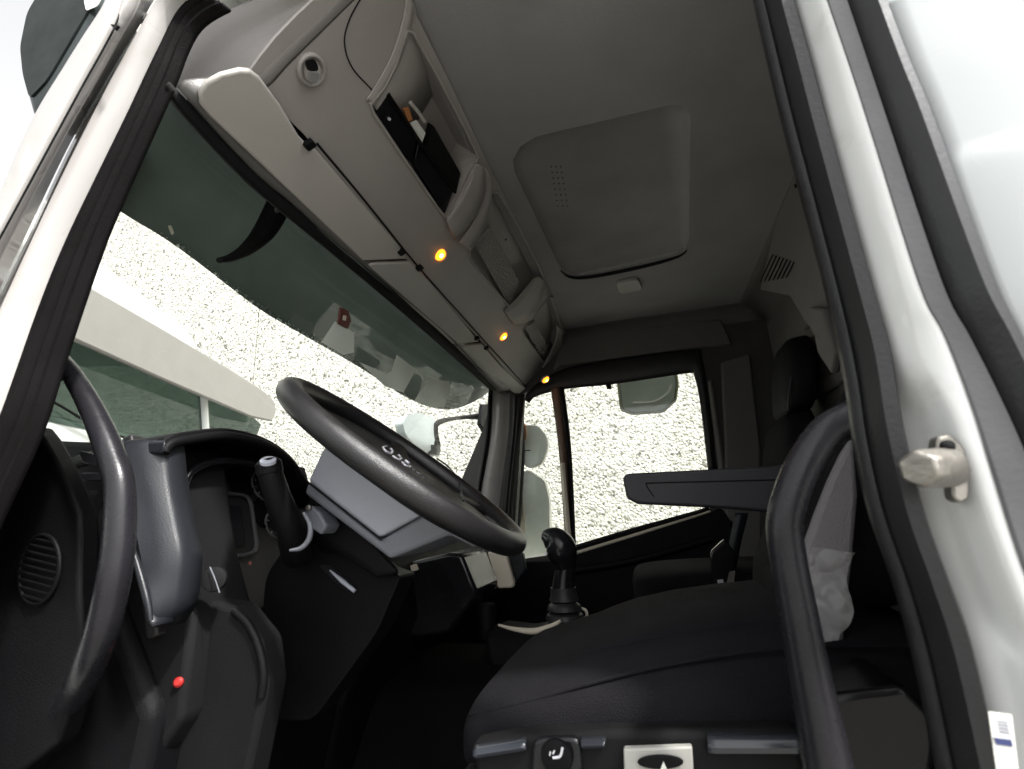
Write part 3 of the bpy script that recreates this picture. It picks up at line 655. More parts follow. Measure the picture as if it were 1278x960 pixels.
for i, (a, b) in enumerate(zip(cr(low, 200)[:-1], cr(low, 200)[1:])):
    if i < 12 or i > 150: continue
    for k in range(3):
        if random.random() < .75:
            p = a.lerp(b, random.random()) + Vector((.007, 0, -.002 + abs(random.gauss(0, .012)))); r = random.choice((.0014, .0022, .0034, .0048)) * random.uniform(.6, 1)
            sv.append(lathe(p, (1, 0, -.2), [(-r * .6, r * .5), (0, r), (r * .6, r * .6), (r * .8, .0002)], 8))
obj('water_drops', *merge(*sv), glass('water_drop', (.9, .95, .9), .05, body=.75, bodycol=(.9, .92, .9), tlf=.9), vx)
# bracket
bx_ = X(-.80)
obj('visor_bracket', *tube([at(350, 250, X(-.735)), at(340, 272, X(-.745)), at(327, 293, X(-.755)), at(308, 311, X(-.765)), at(288, 322, X(-.77)), at(274, 325, X(-.77))], [.030, .030, .027, .020, .013, .008], 16, n=30, flat=.7), BLACK, vx)
obj('bracket_bolt', *lathe(at(345, 262, X(-.715)), (1, 0, -.3), [(0, .006), (.004, .006), (.005, .003)], 12), METAL, vx)
obj('yellow_leaf', *slab(pts(rnd([(209, 282), (213, 281), (217, 291), (214, 294)], .3), X(-.80)), .001, (1, 0, 0)), CREAM, vx)

# ================================================================== PALE SHEETS AND TAG ON THE WINDSCREEN
PW = pl((-.69, 1, 1.46), (1, 0, -.35))
def sheet(name, L, label, cat, m=TSHEET, group=None):
    p = pts(L, PW); return tag(obj(name, *slab(p, .0015, (1, 0, -.35)), m, None, smooth=False), label, cat, group)
sheet('pale_sheet', [(418, 401), (442, 415), (441, 440), (428, 443), (401, 427)], 'pale sheet on the windscreen directly under the dark red tag', 'paper', group='pale sheets high on the windscreen')
sheet('pale_sheet', [(448, 452), (482, 466), (488, 464), (495, 443), (519, 461), (503, 490), (480, 482)], 'pale notched sheet on the windscreen, in the middle of three', 'paper', group='pale sheets high on the windscreen')
sheet('pale_sheet', [(535, 472), (560, 476), (562, 483), (554, 509), (536, 508), (517, 500)], 'pale creased sheet on the windscreen nearest the far pillar', 'paper', group='pale sheets high on the windscreen')
tg = thing('windscreen_tag', 'small dark red tag hanging on the windscreen above a pale sheet', 'tag', at(427, 395, PW))
obj('tag_body', *slab(pts([(423, 383), (433, 388), (436, 400), (432, 410), (420, 404)], PW), .006, (1, 0, -.35)), BROWN, tg, bevel=.001)
obj('tag_window', *slab([p + Vector((.0075, 0, -.002)) for p in pts([(425, 393), (429, 394), (428, 400), (424, 399)], PW)], .001, (1, 0, -.35)), CREAM, tg)

# ================================================================== OTHER TRUCK SEEN THROUGH WINDSCREEN
VW = nz(np.array([-.335, .942, 0])); NW = np.array([.942, .335, 0]); O2 = np.array([-2.45, 1.1, 0]); TP = lambda d=0: pl(O2 + NW * d, NW)
t2 = thing('parked_truck', 'white parked truck facing this one with a broad white sun visor over its windscreen', 'truck', (-3.2, 1.6, GZ))
NV = Vector(NW)
def on2(L, d=0): return pts(L, TP(d))
vb = on2([(60, 335), (110, 356), (200, 408), (290, 462), (330, 488), (342, 500), (345, 514), (340, 526), (313, 520), (200, 472), (93, 424), (40, 400)], .12)
obj('sun_visor_panel', *slab(vb, .03, -NV), mat('far_truck_shaded_white', (.25, .235, .225), .5, var=.04), t2, bevel=.01)  # white visor; the shade on it is put into its darker colour
ws = on2([(30, 395), (93, 420), (200, 470), (313, 518), (326, 530), (320, 545), (300, 555), (240, 550), (120, 560), (20, 520)], .0)
obj('far_windscreen', *slab(ws, .01, -NV), DKGLASS, t2, smooth=False)
def bw(u, z, d=0): return Vector(O2 + VW * u + NW * d) + Vector((0, 0, z))
zlo = at(200, 548, TP()).z; zhi = at(200, 408, TP()).z
# body: hollow cab with real depth behind the windscreen
obj('far_cab_front', *slab([bw(-1.0, GZ + .5), bw(1.22, GZ + .5), bw(1.28, 1.0), bw(1.16, zlo + .01), bw(.2, zlo), bw(-1.0, zlo - .03)], 1.0, -NV), WHITE, t2, bevel=.04, seg=3)
obj('far_cab_roof', *slab([bw(-1.0, zhi + .02), bw(.9, zhi - .12), bw(.95, zhi + .02), bw(.8, zhi + .1), bw(-1.0, zhi + .2)], 1.0, -NV), WHITE, t2, bevel=.03)
obj('far_cab_rear_panel', *slab([bw(-1.0, zlo - .2, -1.0), bw(1.2, zlo - .2, -1.0), bw(1.0, zhi, -1.0), bw(-1, zhi + .1, -1.0)], .05, -NV), mat('far_interior', (.10, .12, .11), .8), t2, smooth=False)
obj('far_seat', *rings([sring(bw(.45, z, -.7), Vector(VW), NV, .24 - .05 * abs(z - 1.4), .07, 4) for z in (1.2, 1.35, 1.6, 1.7)]), DASHG, t2)
obj('far_seat', *rings([sring(bw(-.25, z, -.7), Vector(VW), NV, .24 - .05 * abs(z - 1.4), .07, 4) for z in (1.2, 1.35, 1.6, 1.7)]), DASHG, t2)
obj('far_pillar', *tube([bw(1.17, zlo), bw(.98, zhi - .05)], .03), WHITE, t2)
obj('wiper_arm', *tube(on2([(64, 500), (150, 545), (240, 552)], .03), .006, 8, n=12), BLACK, t2)
obj('far_bumper', *slab([bw(-1.0, GZ + .35, .08), bw(1.25, GZ + .35, .08), bw(1.25, GZ + .75, .08), bw(-1.0, GZ + .75, .08)], .3, -NV), DASH, t2, bevel=.03)
for u in (-.75, .95):
    obj('headlight', *slab([bw(u - .14, GZ + .85, .01), bw(u + .14, GZ + .85, .01), bw(u + .14, GZ + 1.03, .01), bw(u - .14, GZ + 1.03, .01)], .03, -NV), LENS, t2, bevel=.01)
    c0 = bw(u * .95, GZ + .42, -.55)
    w = obj('wheel', *lathe(c0, VW, [(-.13, .30), (-.12, .42), (.12, .42), (.13, .30)], 36), RUBBER, t2)
    obj('wheel_rim', *lathe(c0, VW, [(-.135, .26), (-.135, .05), (.135, .05), (.135, .26)], 30), METAL, w)

# ================================================================== EXTERIOR MIRRORS
def mirror_head(name, label, L, y, depth, shell, gm=None, face_in=.004, group=None, nrm=(0, -1, 0)):
    p = pts(L, Y(y)); c = sum(p, Vector()) / len(p); t = thing(name, label, 'mirror', c, group); nn = Vector(nrm)
    r0 = [q - nn * 0 for q in p]; R = [p, [c + (q - c) * 1.02 - nn * depth * .35 for q in p], [c + (q - c) * .8 - nn * depth * .85 for q in p], [c + (q - c) * .4 - nn * depth for q in p]]
    obj('mirror_shell', *rings(R), shell, t, bevel=.003)
    if gm: obj('mirror_glass', *slab([c + (q - c) * .93 + nn * .002 for q in p], .003, nn), gm, t, smooth=False)
    return t
SH2 = mat('mirror_face_reflection', (.84, .87, .83), .25, metal=.0, var=.08, vscale=8)  # bright outdoor reflection of the mirrors is put into this pale colour
MG = 'truck mirrors outside the passenger side'
m1 = mirror_head('exterior_mirror', 'smaller upper white mirror head outside the quarter window', rnd([(655, 530), (672, 531), (683, 545), (684, 560), (676, 580), (660, 585), (647, 574), (645, 545)], .3), 2.22, .09, SHELLW, SH2, group=MG)
obj('mirror_flasher', *slab(pts(rnd([(648, 530), (656, 528), (657, 548), (650, 552)], .3), Y(2.205)), .01, (0, 1, 0)), ORANGE, m1, bevel=.002)
m2 = mirror_head('exterior_mirror', 'tall lower white mirror head outside the quarter window', rnd([(645, 590), (660, 587), (680, 600), (686, 625), (686, 700), (650, 705), (636, 690), (640, 640)], .2), 2.22, .12, SHELLW, SH2, group=MG)
obj('mirror_flasher', *slab(pts(rnd([(647, 606), (652, 606), (656, 660), (650, 688), (646, 680)], .2), Y(2.21)), .01, (0, 1, 0)), CREAM, m2, bevel=.002)
obj('mirror_arm', *tube([at(650, 505, Y(2.15)), at(652, 560, Y(2.2)), at(648, 640, Y(2.2)), at(640, 700, Y(2.1))], .014, n=24), RUBBER, m2)
obj('mirror_cable', *tube([at(641, 572, Y(2.0)), at(646, 564, Y(2.1)), at(652, 563, Y(2.18)), at(662, 562, Y(2.2))], .003, n=16), BLACK, m1)
mk = mirror_head('kerb_mirror', 'wide kerb mirror hanging outside the top of the passenger window', rnd([(770, 466), (800, 452), (842, 452), (846, 480), (843, 500), (828, 514), (790, 517), (775, 512)], .16), 2.16, .07, mat('kerb_shell', (.20, .22, .18), .4, var=.1), mat('kerb_face_reflection', (.52, .56, .50), .2, var=.15, vscale=7))  # greenish reflection in the glass is painted as the face colour
obj('mirror_edge', *tube(pts(rnd([(770, 466), (800, 452), (842, 452), (846, 480), (843, 500), (828, 514), (790, 517), (775, 512)], .16), Y(2.155)), .006, 8, closed=True), mat('kerb_rim', (.33, .33, .22), .5), mk)
obj('mirror_arm', *tube([at(815, 462, Y(2.2)), at(812, 440, Y(2.1)), at(810, 430, Y(2.0))], .012, n=10), RUBBER, mk)
obj('mirror_reflection_band', *tube(pts([(790, 503), (815, 502), (832, 492), (838, 480)], Y(2.150)), .006, 8, n=20, flat=.4), SHELLW, mk)
# front mirror and its arm, ahead of the windscreen
XF = X(-1.12)
mf = thing('front_mirror', 'grey front mirror on a dark square arm seen through the windscreen', 'mirror', at(560, 550, XF))
fh = pts(rnd([(503, 528), (508, 518), (522, 515), (543, 522), (546, 536), (540, 560), (532, 566), (518, 556), (506, 542)], .25), XF)
cF = sum(fh, Vector()) / len(fh)
obj('mirror_shell', *rings([fh, [cF + (q - cF) * .95 + Vector((-.05, 0, 0)) for q in fh], [cF + (q - cF) * .5 + Vector((-.09, 0, 0)) for q in fh]]), mat('front_mirror_grey', (.42, .46, .47), .35, var=.06), mf)
obj('mirror_arm', *tube([at(a, b, XF) for a, b in [(604, 520), (596, 520), (570, 522), (546, 528), (543, 540), (546, 556), (545, 566)]], [.022, .022, .014, .012, .014, .018, .018], 10, n=40), DASH, mf)
obj('arm_bracket', *slab(pts([(598, 505), (614, 505), (614, 560), (604, 545), (595, 530)], X(-1.08)), .03, (1, 0, 0)), DASH, mf, bevel=.005)
obj('arm_joint', *rings([sring(at(541, 563, XF) + Vector((0, 0, dz)), (1, 0, 0), (0, 1, 0), .03, .035, 3, 16) for dz in (-.025, .0, .03)]), DASHG, mf)
# near dark mirror at top left, outside
nm = thing('exterior_mirror', 'dark mirror head outside the driver side, behind the white front pillar', 'mirror', at(70, 60, Y(.1)))
npx = rnd([(125, -40), (70, -30), (40, 20), (30, 70), (34, 110), (44, 147), (70, 120), (140, 0)], .2)
q0 = pts(npx, Y(.06)); cN = sum(q0, Vector()) / len(q0)
obj('mirror_shell', *rings([[cN + (q - cN) * s + Vector((-.1 * d, d, 0)) for q in q0] for s, d in ((.86, -.012), (1.0, 0), (1.0, .05), (.8, .10), (.4, .12))]), SHELLD, nm)
obj('mirror_glass', *slab([cN + (q - cN) * .84 + Vector((0, -.013, 0)) for q in q0], .003, (0, -1, 0)), MIRD, nm)
obj('mirror_arm', *tube([cN + Vector((.02, .06, .03)), cN + Vector((.10, .06, .09)), Vector((-.72, .08, 1.80))], .011, n=14), SHELLD, nm)
obj('mirror_label', *slab(pts(rnd([(105, 0), (128, -4), (122, 8), (108, 14)], .2), Y(.043)), .001, (0, -1, 0)), PAPER, nm)

# ================================================================== DASHBOARD
da = thing('dashboard', 'black dashboard with hooded instruments and blue grey side trim', 'dashboard', (-.85, .97, .16))
def prof_ext(P, y0, y1): return slab([(a, y0, b) for a, b in P], y1 - y0, (0, 1, 0))
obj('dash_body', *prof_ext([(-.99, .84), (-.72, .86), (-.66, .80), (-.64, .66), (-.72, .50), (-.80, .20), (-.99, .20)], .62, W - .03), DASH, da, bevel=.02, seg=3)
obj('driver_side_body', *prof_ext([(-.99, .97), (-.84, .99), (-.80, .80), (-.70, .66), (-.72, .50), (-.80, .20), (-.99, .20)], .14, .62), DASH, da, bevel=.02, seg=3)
# glove side raised pad near passenger
obj('passenger_pad', *prof_ext([(-.97, .84), (-.74, .88), (-.68, .82), (-.97, .80)], 1.25, W - .04), DASH, da, bevel=.015, seg=3)
# instrument hood: arched shell projecting towards the driver
hx = X(-.70)
arch = [(205, 560), (214, 549), (245, 543), (285, 540), (330, 551), (362, 573), (386, 606)]
fa = pts(arch, hx); last = fa[-1]; fa.append(Vector((-.70, last.y + .10, last.z - .035)))
ba = [Vector((-.93, .13 + (p.y - fa[0].y) * 1.05, p.z - .012 - .02 * 0)) for p in fa]
md = [(a + b) / 2 + Vector((0, 0, .006)) for a, b in zip(fa, ba)]
hood = obj('instrument_hood', *loft([fa, md, ba], 40), DASH, da, solid=.016, soff=0, bevel=.004)
obj('hood_lip', *tube([p + Vector((0, 0, -.006)) for p in fa], .008, 12, n=50), DASH, da)
inn = [at(a, b, X(-.74)) for a, b in [(228, 640), (232, 600), (250, 582), (285, 575), (325, 582), (350, 600), (366, 630)]]
obj('inner_hood_rim', *tube(inn, .007, 10, n=50), GLOSS, da)
ce = X(-.82)
cl = obj('instrument_cluster', *slab([Vector((-.828, .15, 1.07)), Vector((-.828, .60, 1.05)), Vector((-.72, .60, .76)), Vector((-.72, .15, .76))], .02, (-1, 0, -.3)), DASH2, da, bevel=.004)
CPl = pl((-.80, .3, .99), (.95, 0, .33))
def oncl(L, d=.003): return pts(L, pl(np.array([-.80, .3, .99]) + nz(np.array([.95, 0, .33])) * d, (.95, 0, .33)))
obj('cluster_bezel', *tube(oncl(rnd([(250, 614), (312, 618), (322, 690), (262, 700)], .2), .006), .004, 8, closed=True), mat('bezel_grey', (.06, .058, .06), .35), cl)
obj('cluster_screen', *slab(oncl(rnd([(262, 630), (300, 632), (306, 682), (270, 688)], .1), .004), .002, (1, 0, .3)), GLOSS, cl)
for a, b in ((300, 600), (330, 640)):
    cc = oncl([(a, b)], .004)[0]; obj('gauge', *lathe(cc, (.95, 0, .33), [(0, .034), (.005, .034), (.005, .030), (.001, .029)], 30), DASH, cl)
for a, b in ((226, 614), (230, 636), (236, 659), (247, 663), (252, 674), (268, 712)):
    obj('indicator_lamp', *lathe(oncl([(a, b)], .004)[0], (.95, 0, .33), [(0, .0034), (.003, .0026)], 10), SHROUD, cl)
RIMG = mat('gauge_rim_grey', (.09, .088, .09), .35)
for (a, b), rr in (((252, 608), .030), ((330, 606), .034), ((345, 655), .030)):
    cc = oncl([(a, b)], .008)[0]; u1 = Vector((0, 1, 0)); u2 = Vector((-.33, 0, .95)).normalized()
    ri = obj('gauge_rim', *tube([cc + (u1 * math.cos(t) + u2 * math.sin(t)) * rr for t in [2 * math.pi * k / 40 for k in range(40)]], .0022, 8, closed=True), RIMG, cl)
    for k in range(9):
        t = R_(-40 + 260 * k / 8); d = u1 * math.cos(t) + u2 * math.sin(t)
        obj('tick_mark', *tube([cc + d * rr * .72, cc + d * rr * .9], .0009, 6), SHROUD, ri)
    obj('needle', *tube([cc, cc + (u1 * .5 + u2 * .86) * rr * .6], .0010, 6), RED, ri)
obj('lit_indicator', *lathe(at(312, 703, X(-.62)), (.9, -.3, .1), [(0, .0028), (.002, .002)], 10), BROWN, cl)
# blue grey cheek beside the instruments
L1 = [(148, 552), (156, 600), (162, 660), (172, 715), (183, 762), (190, 782)]
L2 = [(207, 549), (212, 600), (221, 650), (229, 692), (227, 725), (221, 758), (205, 782)]
ck = obj('side_cheek', *strip(pts(L1, Y(.085)), pts(L2, Y(.115)), ((0, .03), (.05, .002), (.2, -.004), (.5, -.004), (.88, -.002), (.96, .002), (1, .03)), 40), DASHG, da, solid=.004, soff=0)
obj('cheek_top', *slab([*pts([(150, 553), (207, 550)], Y(.1)), at(216, 545, Y(.22)), at(150, 548, Y(.22))], .02, (0, 0, -1)), DASHG, da, bevel=.004)
obj('cheek_rib', *tube(pts([(163, 676), (170, 700), (180, 735), (186, 760), (188, 775)], Y(.078)), [.002, .004, .005, .005, .003], 10, n=30), DASHG, da)
# end panel by the door hinge with a round demister vent
EP = [(40, 530), (52, 545), (66, 570), (86, 610), (98, 640), (99, 680), (98, 740), (102, 800), (98, 850), (70, 930), (-20, 1000), (-120, 900), (-60, 640)]
ep = obj('end_panel', *slab(pts(EP, Y(.065)), .03, (0, 1, 0)), DASH, da, bevel=.006, seg=3)
ec = at(50, 710, Y(.062)); u = (at(58, 668, Y(.062)) - ec); v = (at(74, 716, Y(.062)) - ec)
ovr = [ec + u * math.cos(2 * math.pi * i / 36) + v * math.sin(2 * math.pi * i / 36) for i in range(36)]
vent = obj('demister_vent', *tube([p + Vector((0, -.001, 0)) for p in ovr], .0030, 8, closed=True), DASH, da)
obj('vent_cavity', *slab([p + Vector((0, .001, 0)) for p in ovr], .002, (0, -1, 0)), BLACK, vent)
for i in range(-4, 5):
    s = i / 4.8; w_ = math.sqrt(1 - s * s) * .93
    a = ec + u * s * 1.0; d = (v + u * .45)
    obj('vent_vane', *tube([a - v * w_ + u * (-.0) + Vector((0, -.002, 0)), a + v * w_ + Vector((0, -.002, 0))], .0022, 6), DASH, vent)
# dark cavity behind with a switch strip
obj('dash_inner_block', *slab(pts([(30, 548), (150, 553), (203, 552), (212, 580), (216, 640), (224, 700), (240, 770), (226, 900), (150, 1010), (-80, 1010), (-80, 600)], Y(.165)), .12, (0, 1, 0)), BLACK, da, bevel=.01)
obj('top_switch', *slab(pts(rnd([(97, 562), (122, 568), (128, 582), (104, 578)], .2), Y(.112)), .012, (0, 1, 0)), GLOSS, da, bevel=.003)
obj('top_switch', *slab(pts(rnd([(100, 590), (128, 590), (128, 600), (102, 600)], .2), Y(.112)), .012, (0, 1, 0)), GLOSS, da, bevel=.003)
# knee area: curved lower trims and a pull slot
obj('knee_panel', *slab(pts(rnd([(385, 640), (400, 655), (478, 712), (500, 720), (470, 790), (390, 900), (320, 900), (330, 720)], .15), Y(.34)), .06, (0, 1, 0)), DASH, da, bevel=.012, seg=3)
obj('knee_pull_slot', *slab(pts(rnd([(397, 706), (410, 704), (444, 732), (440, 740), (428, 736)], .2), Y(.336)), .003, (0, 1, 0)), GLOSS, da)
obj('pull_slot_edge', *tube(pts([(412, 712), (428, 726), (443, 738)], Y(.333)), [.0015, .004, .0035], 8, n=12), SHROUD, da)
obj('lower_trim_curve', *tube(pts([(292, 762), (310, 780), (323, 808), (329, 842), (326, 870)], Y(.20)), .006, 10, n=24), DASH, da)
obj('lower_cheek', *slab(pts(rnd([(235, 745), (292, 758), (325, 800), (332, 860), (300, 1010), (140, 1010), (180, 860)], .15), Y(.20)), .05, (0, 1, 0)), BLACK, da, bevel=.01)
obj('light_switch_stub', *lathe(at(268, 723, Y(.17)), (.5, -.8, .1), [(0, .018), (.008, .017), (.010, .012)], 22), BLACK, da)
obj('switch_marks', *tube(pts([(262, 708), (268, 722), (274, 740)], Y(.155)), .0009, 8, n=8), SHROUD2, da)
rb = obj('red_valve_knob', *lathe(at(226, 851, Y(.17)), (.35, -.9, .2), [(0, .0055), (.004, .0068), (.009, .0068), (.012, .004)], 20), RED, da, label='small red button low on the dark dashboard')
obj('knob_surround', *tube([at(226, 851, Y(.182)) + Vector((.013 * math.cos(t), 0, .013 * math.sin(t))) for t in [2 * math.pi * i / 28 for i in range(28)]], .0015, 8, closed=True), GLOSS, da)
# far dash: cream lit panels, radio etc
obj('centre_stack', *slab(pts([(492, 706), (560, 690), (576, 692), (596, 740), (560, 790), (500, 800)], Y(.85)), .2, (0, 1, 0)), GLOSS, da, bevel=.01)
obj('centre_vent_glint', *slab(pts(rnd([(508, 708), (520, 703), (523, 711), (516, 713)], .2), Y(.845)), .003, (0, -1, 0)), CREAM, da)
obj('passenger_drawer', *slab(pts([(584, 692), (604, 689), (618, 735), (600, 739)], Y(1.18)), .03, (0, 1, 0)), CREAM, da, bevel=.006, label='cream drawer front catching daylight')
obj('passenger_drawer', *slab(pts([(608, 689), (630, 688), (641, 727), (640, 734), (621, 735)], Y(1.18)), .03, (0, 1, 0)), CREAM, da, bevel=.006)
obj('drawer_side', *slab(pts([(632, 690), (652, 690), (656, 712), (644, 728)], Y(1.22)), .03, (0, 1, 0)), DASHG, da, bevel=.006)

# ================================================================== STEERING COLUMN
sc_ = thing('steering_column', 'blue grey angular steering column cowl under the steering wheel', 'steering column', (-.62, .42, .80))
yc = .26
f0 = pts([(403, 556), (386, 600), (474, 671), (532, 640)], Y(yc))
# front face (towards the door) and its lower lip, with depth to the far side
def prism(L, y0, y1, name, m, bevel=.006, par=sc_, sh=0, rec=1):
    a = pts(L, Y(y0)); zm = min(p.z for p in a); b = [Vector((p.x - (y1 - y0) * .45 * rec, p.y + y1 - y0, max(zm, p.z - (y1 - y0) * .75 * rec))) for p in a]; k = len(a); ca = sum(a, Vector()) / k
    V = [ca + (p - ca) * (1 - sh) for p in a] + b
    return obj(name, V, [tuple(range(k)), tuple(range(2 * k - 1, k - 1, -1))] + [(i, (i + 1) % k, (i + 1) % k + k, i + k) for i in range(k)], m, par, bevel=bevel, seg=3)
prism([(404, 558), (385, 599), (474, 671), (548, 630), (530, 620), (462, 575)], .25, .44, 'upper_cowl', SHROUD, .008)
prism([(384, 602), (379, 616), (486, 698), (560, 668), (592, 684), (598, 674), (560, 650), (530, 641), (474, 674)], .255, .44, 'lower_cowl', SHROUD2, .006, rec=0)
obj('cowl_seam', *tube(pts([(383, 601), (430, 638), (476, 674)], Y(.248)), .0014, 8, n=20), BLACK, sc_)
prism([(398, 600), (384, 612), (384, 650), (392, 668), (470, 722), (500, 716), (488, 700)], .30, .40, 'column_base', DASH, .01)
stk = obj('indicator_stalk', *tube([at(372, 690, Y(.30)), at(366, 665, Y(.24)), at(350, 630, Y(.20)), at(340, 600, Y(.18)), at(337, 588, Y(.175))], [.028, .027, .022, .0195, .0175], 22, n=30), DASH, sc_, label='thick black indicator stalk pointing at the door')
obj('stalk_cap', *tube([at(337, 590, Y(.175)), at(335, 578, Y(.172)), at(334, 573, Y(.171))], [.0195, .0195, .013], 22), DASH, stk)
obj('stalk_cap_face', *lathe(at(335, 579, Y(.165)), tuple(at(334, 570, Y(.165)) - at(336, 590, Y(.18))), [(.003, .0125), (.007, .0115), (.008, .006)], 20), SHROUD, stk)
obj('stalk_collar', *tube([at(379, 640, Y(.205)), at(387, 655, Y(.205)), at(386, 672, Y(.205)), at(376, 684, Y(.205)), at(362, 687, Y(.205))], [.002, .0038, .0042, .0038, .002], 12, n=24), SHROUD2, sc_)
obj('column_collar', *slab(pts([(378, 640), (388, 631), (399, 640), (408, 656), (400, 668), (388, 660)], Y(.25)), .04, (0, 1, 0)), SHROUD2, sc_, bevel=.004)
obj('column_bolt', *lathe(at(386, 634, Y(.25)), (0, -1, 0), [(0, .005), (.004, .005), (.005, .003)], 12), METAL, sc_)

# ================================================================== STEERING WHEEL
wt = .6543; wc = Vector((-.4130, .3357, 1.0019)); ww = -.085; Rw = .235
uW = Vector((math.cos(wt), 0, -math.sin(wt))); nW = Vector((math.sin(wt), 0, math.cos(wt))); vW = Vector((0, 1, 0)) * math.cos(ww) + nW * math.sin(ww); nW = uW.cross(vW)
sw = thing('steering_wheel', 'large black steering wheel with silver button symbols on its spoke', 'steering wheel', wc)
def wp(a, b, h=0): return wc + uW * a + vW * b + nW * h
obj('rim', *tube([wp(Rw * math.cos(t), Rw * math.sin(t)) for t in [2 * math.pi * i / 96 for i in range(96)]], .0195, 20, closed=True, up=tuple(nW)), LEATHER, sw)
HB = [(.008, .13), (.016, .175), (.030, .190), (.040, .170), (.044, .06)]
obj('hub', *rings([sring(wp(.0, .0, h - .045), uW, vW, r * 1.05, r, 2.6, 48) for h, r in HB]), LEATHER, sw)
def spoke(a0, w0, w1, name='spoke'):
    R = []
    for s in range(7):
        t = s / 6; rr = .06 + (Rw - .06) * t; w = w0 + (w1 - w0) * t; d = Vector(uW * math.cos(a0) + vW * math.sin(a0)); e = nW.cross(d)
        R.append(sring(wc + d * rr + nW * (-.012 * (1 - t) - .004), e, nW, w, .010, 3, 16))
    return obj(name, *rings(R), LEATHER, sw)
for a in (R_(-72), R_(252 - 360 + 360 - 144 + 10), R_(80), R_(115)): pass
s1 = spoke(R_(-62), .030, .020); s2 = spoke(R_(62), .030, .020); s3 = spoke(R_(-125), .026, .018); s4 = spoke(R_(125), .026, .018)
PWH = pl(tuple(wc + nW * .004), tuple(nW))
btn = obj('button_pod', *slab(pts(rnd([(466, 556), (520, 584), (548, 606), (538, 612), (500, 600), (460, 572)], .2), pl(tuple(wc - nW * .002), tuple(nW))), .012, -nW), BLACK, sw, bevel=.003)
PWS = pl(tuple(wc + nW * .0035), tuple(nW))
for L, rr in (([(478, 558), (480, 562), (484, 565), (488, 566), (490, 563)], .0017), ([(490, 569), (494, 572), (499, 574), (501, 572)], .0015), ([(502, 577), (506, 581), (511, 583), (512, 582)], .0015),
              ([(487.4, 560), (489, 561.5)], .0016), ([(497.4, 568), (499.4, 570)], .0016), ([(506, 575), (510.5, 578.5)], .0022), ([(479, 557.5), (483, 556.5)], .0009)):
    obj('button_symbol', *tube(pts(L, PWS), rr * 1.15, 8, n=10), SILVER, sw)
for L in ([(514, 585), (517, 587)], [(520, 589), (524, 592)], [(528, 595), (532, 597)]):
    obj('button_symbol', *tube(pts(L, PWS), .0010, 8), SHROUD2, sw)
obj('rim_seam', *tube(pts([(384, 481), (389, 484), (391, 488)], Y(.36)), .0012, 8, n=8), CREAM, sw)
obj('spoke_edge', *tube(pts([(545, 572), (560, 583), (572, 600), (578, 625)], pl(tuple(wc + nW * .008), tuple(nW))), .0022, 8, n=20), DASHG, sw)

# ================================================================== GEAR LEVER
gl = thing('gear_lever', 'black gear lever with bent knob and ribbed rubber boot', 'gear lever', at(706, 785, Y(.95)))
gy = Y(.95)
obj('knob', *tube([at(a, b, gy) for a, b in [(677, 668), (681, 669), (686, 671), (693, 675), (700, 685), (704, 700), (705, 712)]], [.012, .030, .039, .044, .041, .032, .026], 24, n=30), GLOSS, gl)
obj('shaft', *tube([at(a, b, gy) for a, b in [(707, 700), (704, 720), (703, 736)]], [.026, .028, .032], 18), GLOSS, gl)
A = at(703, 733, gy); B = at(706, 787, gy); ax = (B - A); Ln = ax.length
obj('rubber_boot', *lathe(A, ax, [(0, .034), (Ln * .2, .036), (Ln * .30, .040), (Ln * .34, .034), (Ln * .42, .044), (Ln * .52, .047), (Ln * .57, .038), (Ln * .62, .048), (Ln * .72, .052), (Ln * .76, .042), (Ln * .82, .053), (Ln * .95, .056), (Ln, .052)], 30), DASH2, gl)
obj('selector_button', *lathe(at(684, 690, gy) + Vector((0, -.02, 0)), (0, -1, 0), [(0, .005), (.01, .004)], 10), SILVER, gl)
tn = thing('tunnel_tray', 'black tray with a cream curved rim around the gear lever base', 'tray', at(690, 800, Y(.95)))
obj('tray_body', *slab(pts([(600, 790), (625, 782), (660, 786), (720, 778), (760, 800), (740, 900), (620, 900)], Y(.93)), .10, (0, 1, 0)), BLACK, tn, bevel=.02)
obj('tray_rim', *tube(pts([(622, 780), (640, 785), (665, 788), (685, 783), (700, 775)], Y(.90)), [.003, .006, .008, .008, .004], 10, n=24), CREAM, tn)
obj('tray_clip', *tube(pts([(722, 758), (731, 762), (732, 770), (725, 772)], Y(.98)), .004, 8, n=12), CREAM, tn)
obj('cup', *lathe(at(607, 768, Y(.98)) + Vector((0, 0, -.06)), (0, 0, 1), [(0, .022), (.08, .028), (.09, .026)], 20), DASH, tn)

# ================================================================== DRIVER SEAT
ds = thing('driver_seat', 'black fabric driver seat with one raised armrest and pale grey side cloth', 'seat', (.05, .45, .16))
def sec(x, y0, y1, z0, z1, e=3.4): return sring((x, (y0 + y1) / 2, (z0 + z1) / 2), (0, 1, 0), (0, 0, 1), (y1 - y0) / 2, (z1 - z0) / 2, e, 40)
cu = [(-.288, .30, .60, .595, .620), (-.284, .24, .66, .580, .645), (-.266, .205, .69, .570, .672), (-.225, .19, .705, .570, .684), (-.16, .185, .71, .575, .702), (-.09, .18, .71, .58, .723), (0, .18, .71, .59, .744), (.12, .18, .71, .60, .762), (.28, .19, .70, .61, .765), (.34, .25, .64, .63, .74)]
cus = obj('seat_cushion', *rings([sec(*c) for c in cu]), FABRIC, ds, sub=1)
pp = [Vector((c[0], c[1] + .022, c[4] - .022)) for c in cu[2:9]]
obj('cushion_piping', *tube(pp, .0024, 10, n=40), FABRIC, cus)
obj('cushion_insert', *rings([sring((x, .445, z), (0, 1, 0), (0, 0, 1), w, .018, 3, 30) for x, z, w in ((-.25, .648, .12), (-.20, .670, .16), (-.09, .714, .17), (0, .738, .17), (.2, .758, .17), (.3, .755, .15))]), FABRIC, cus, sub=1)
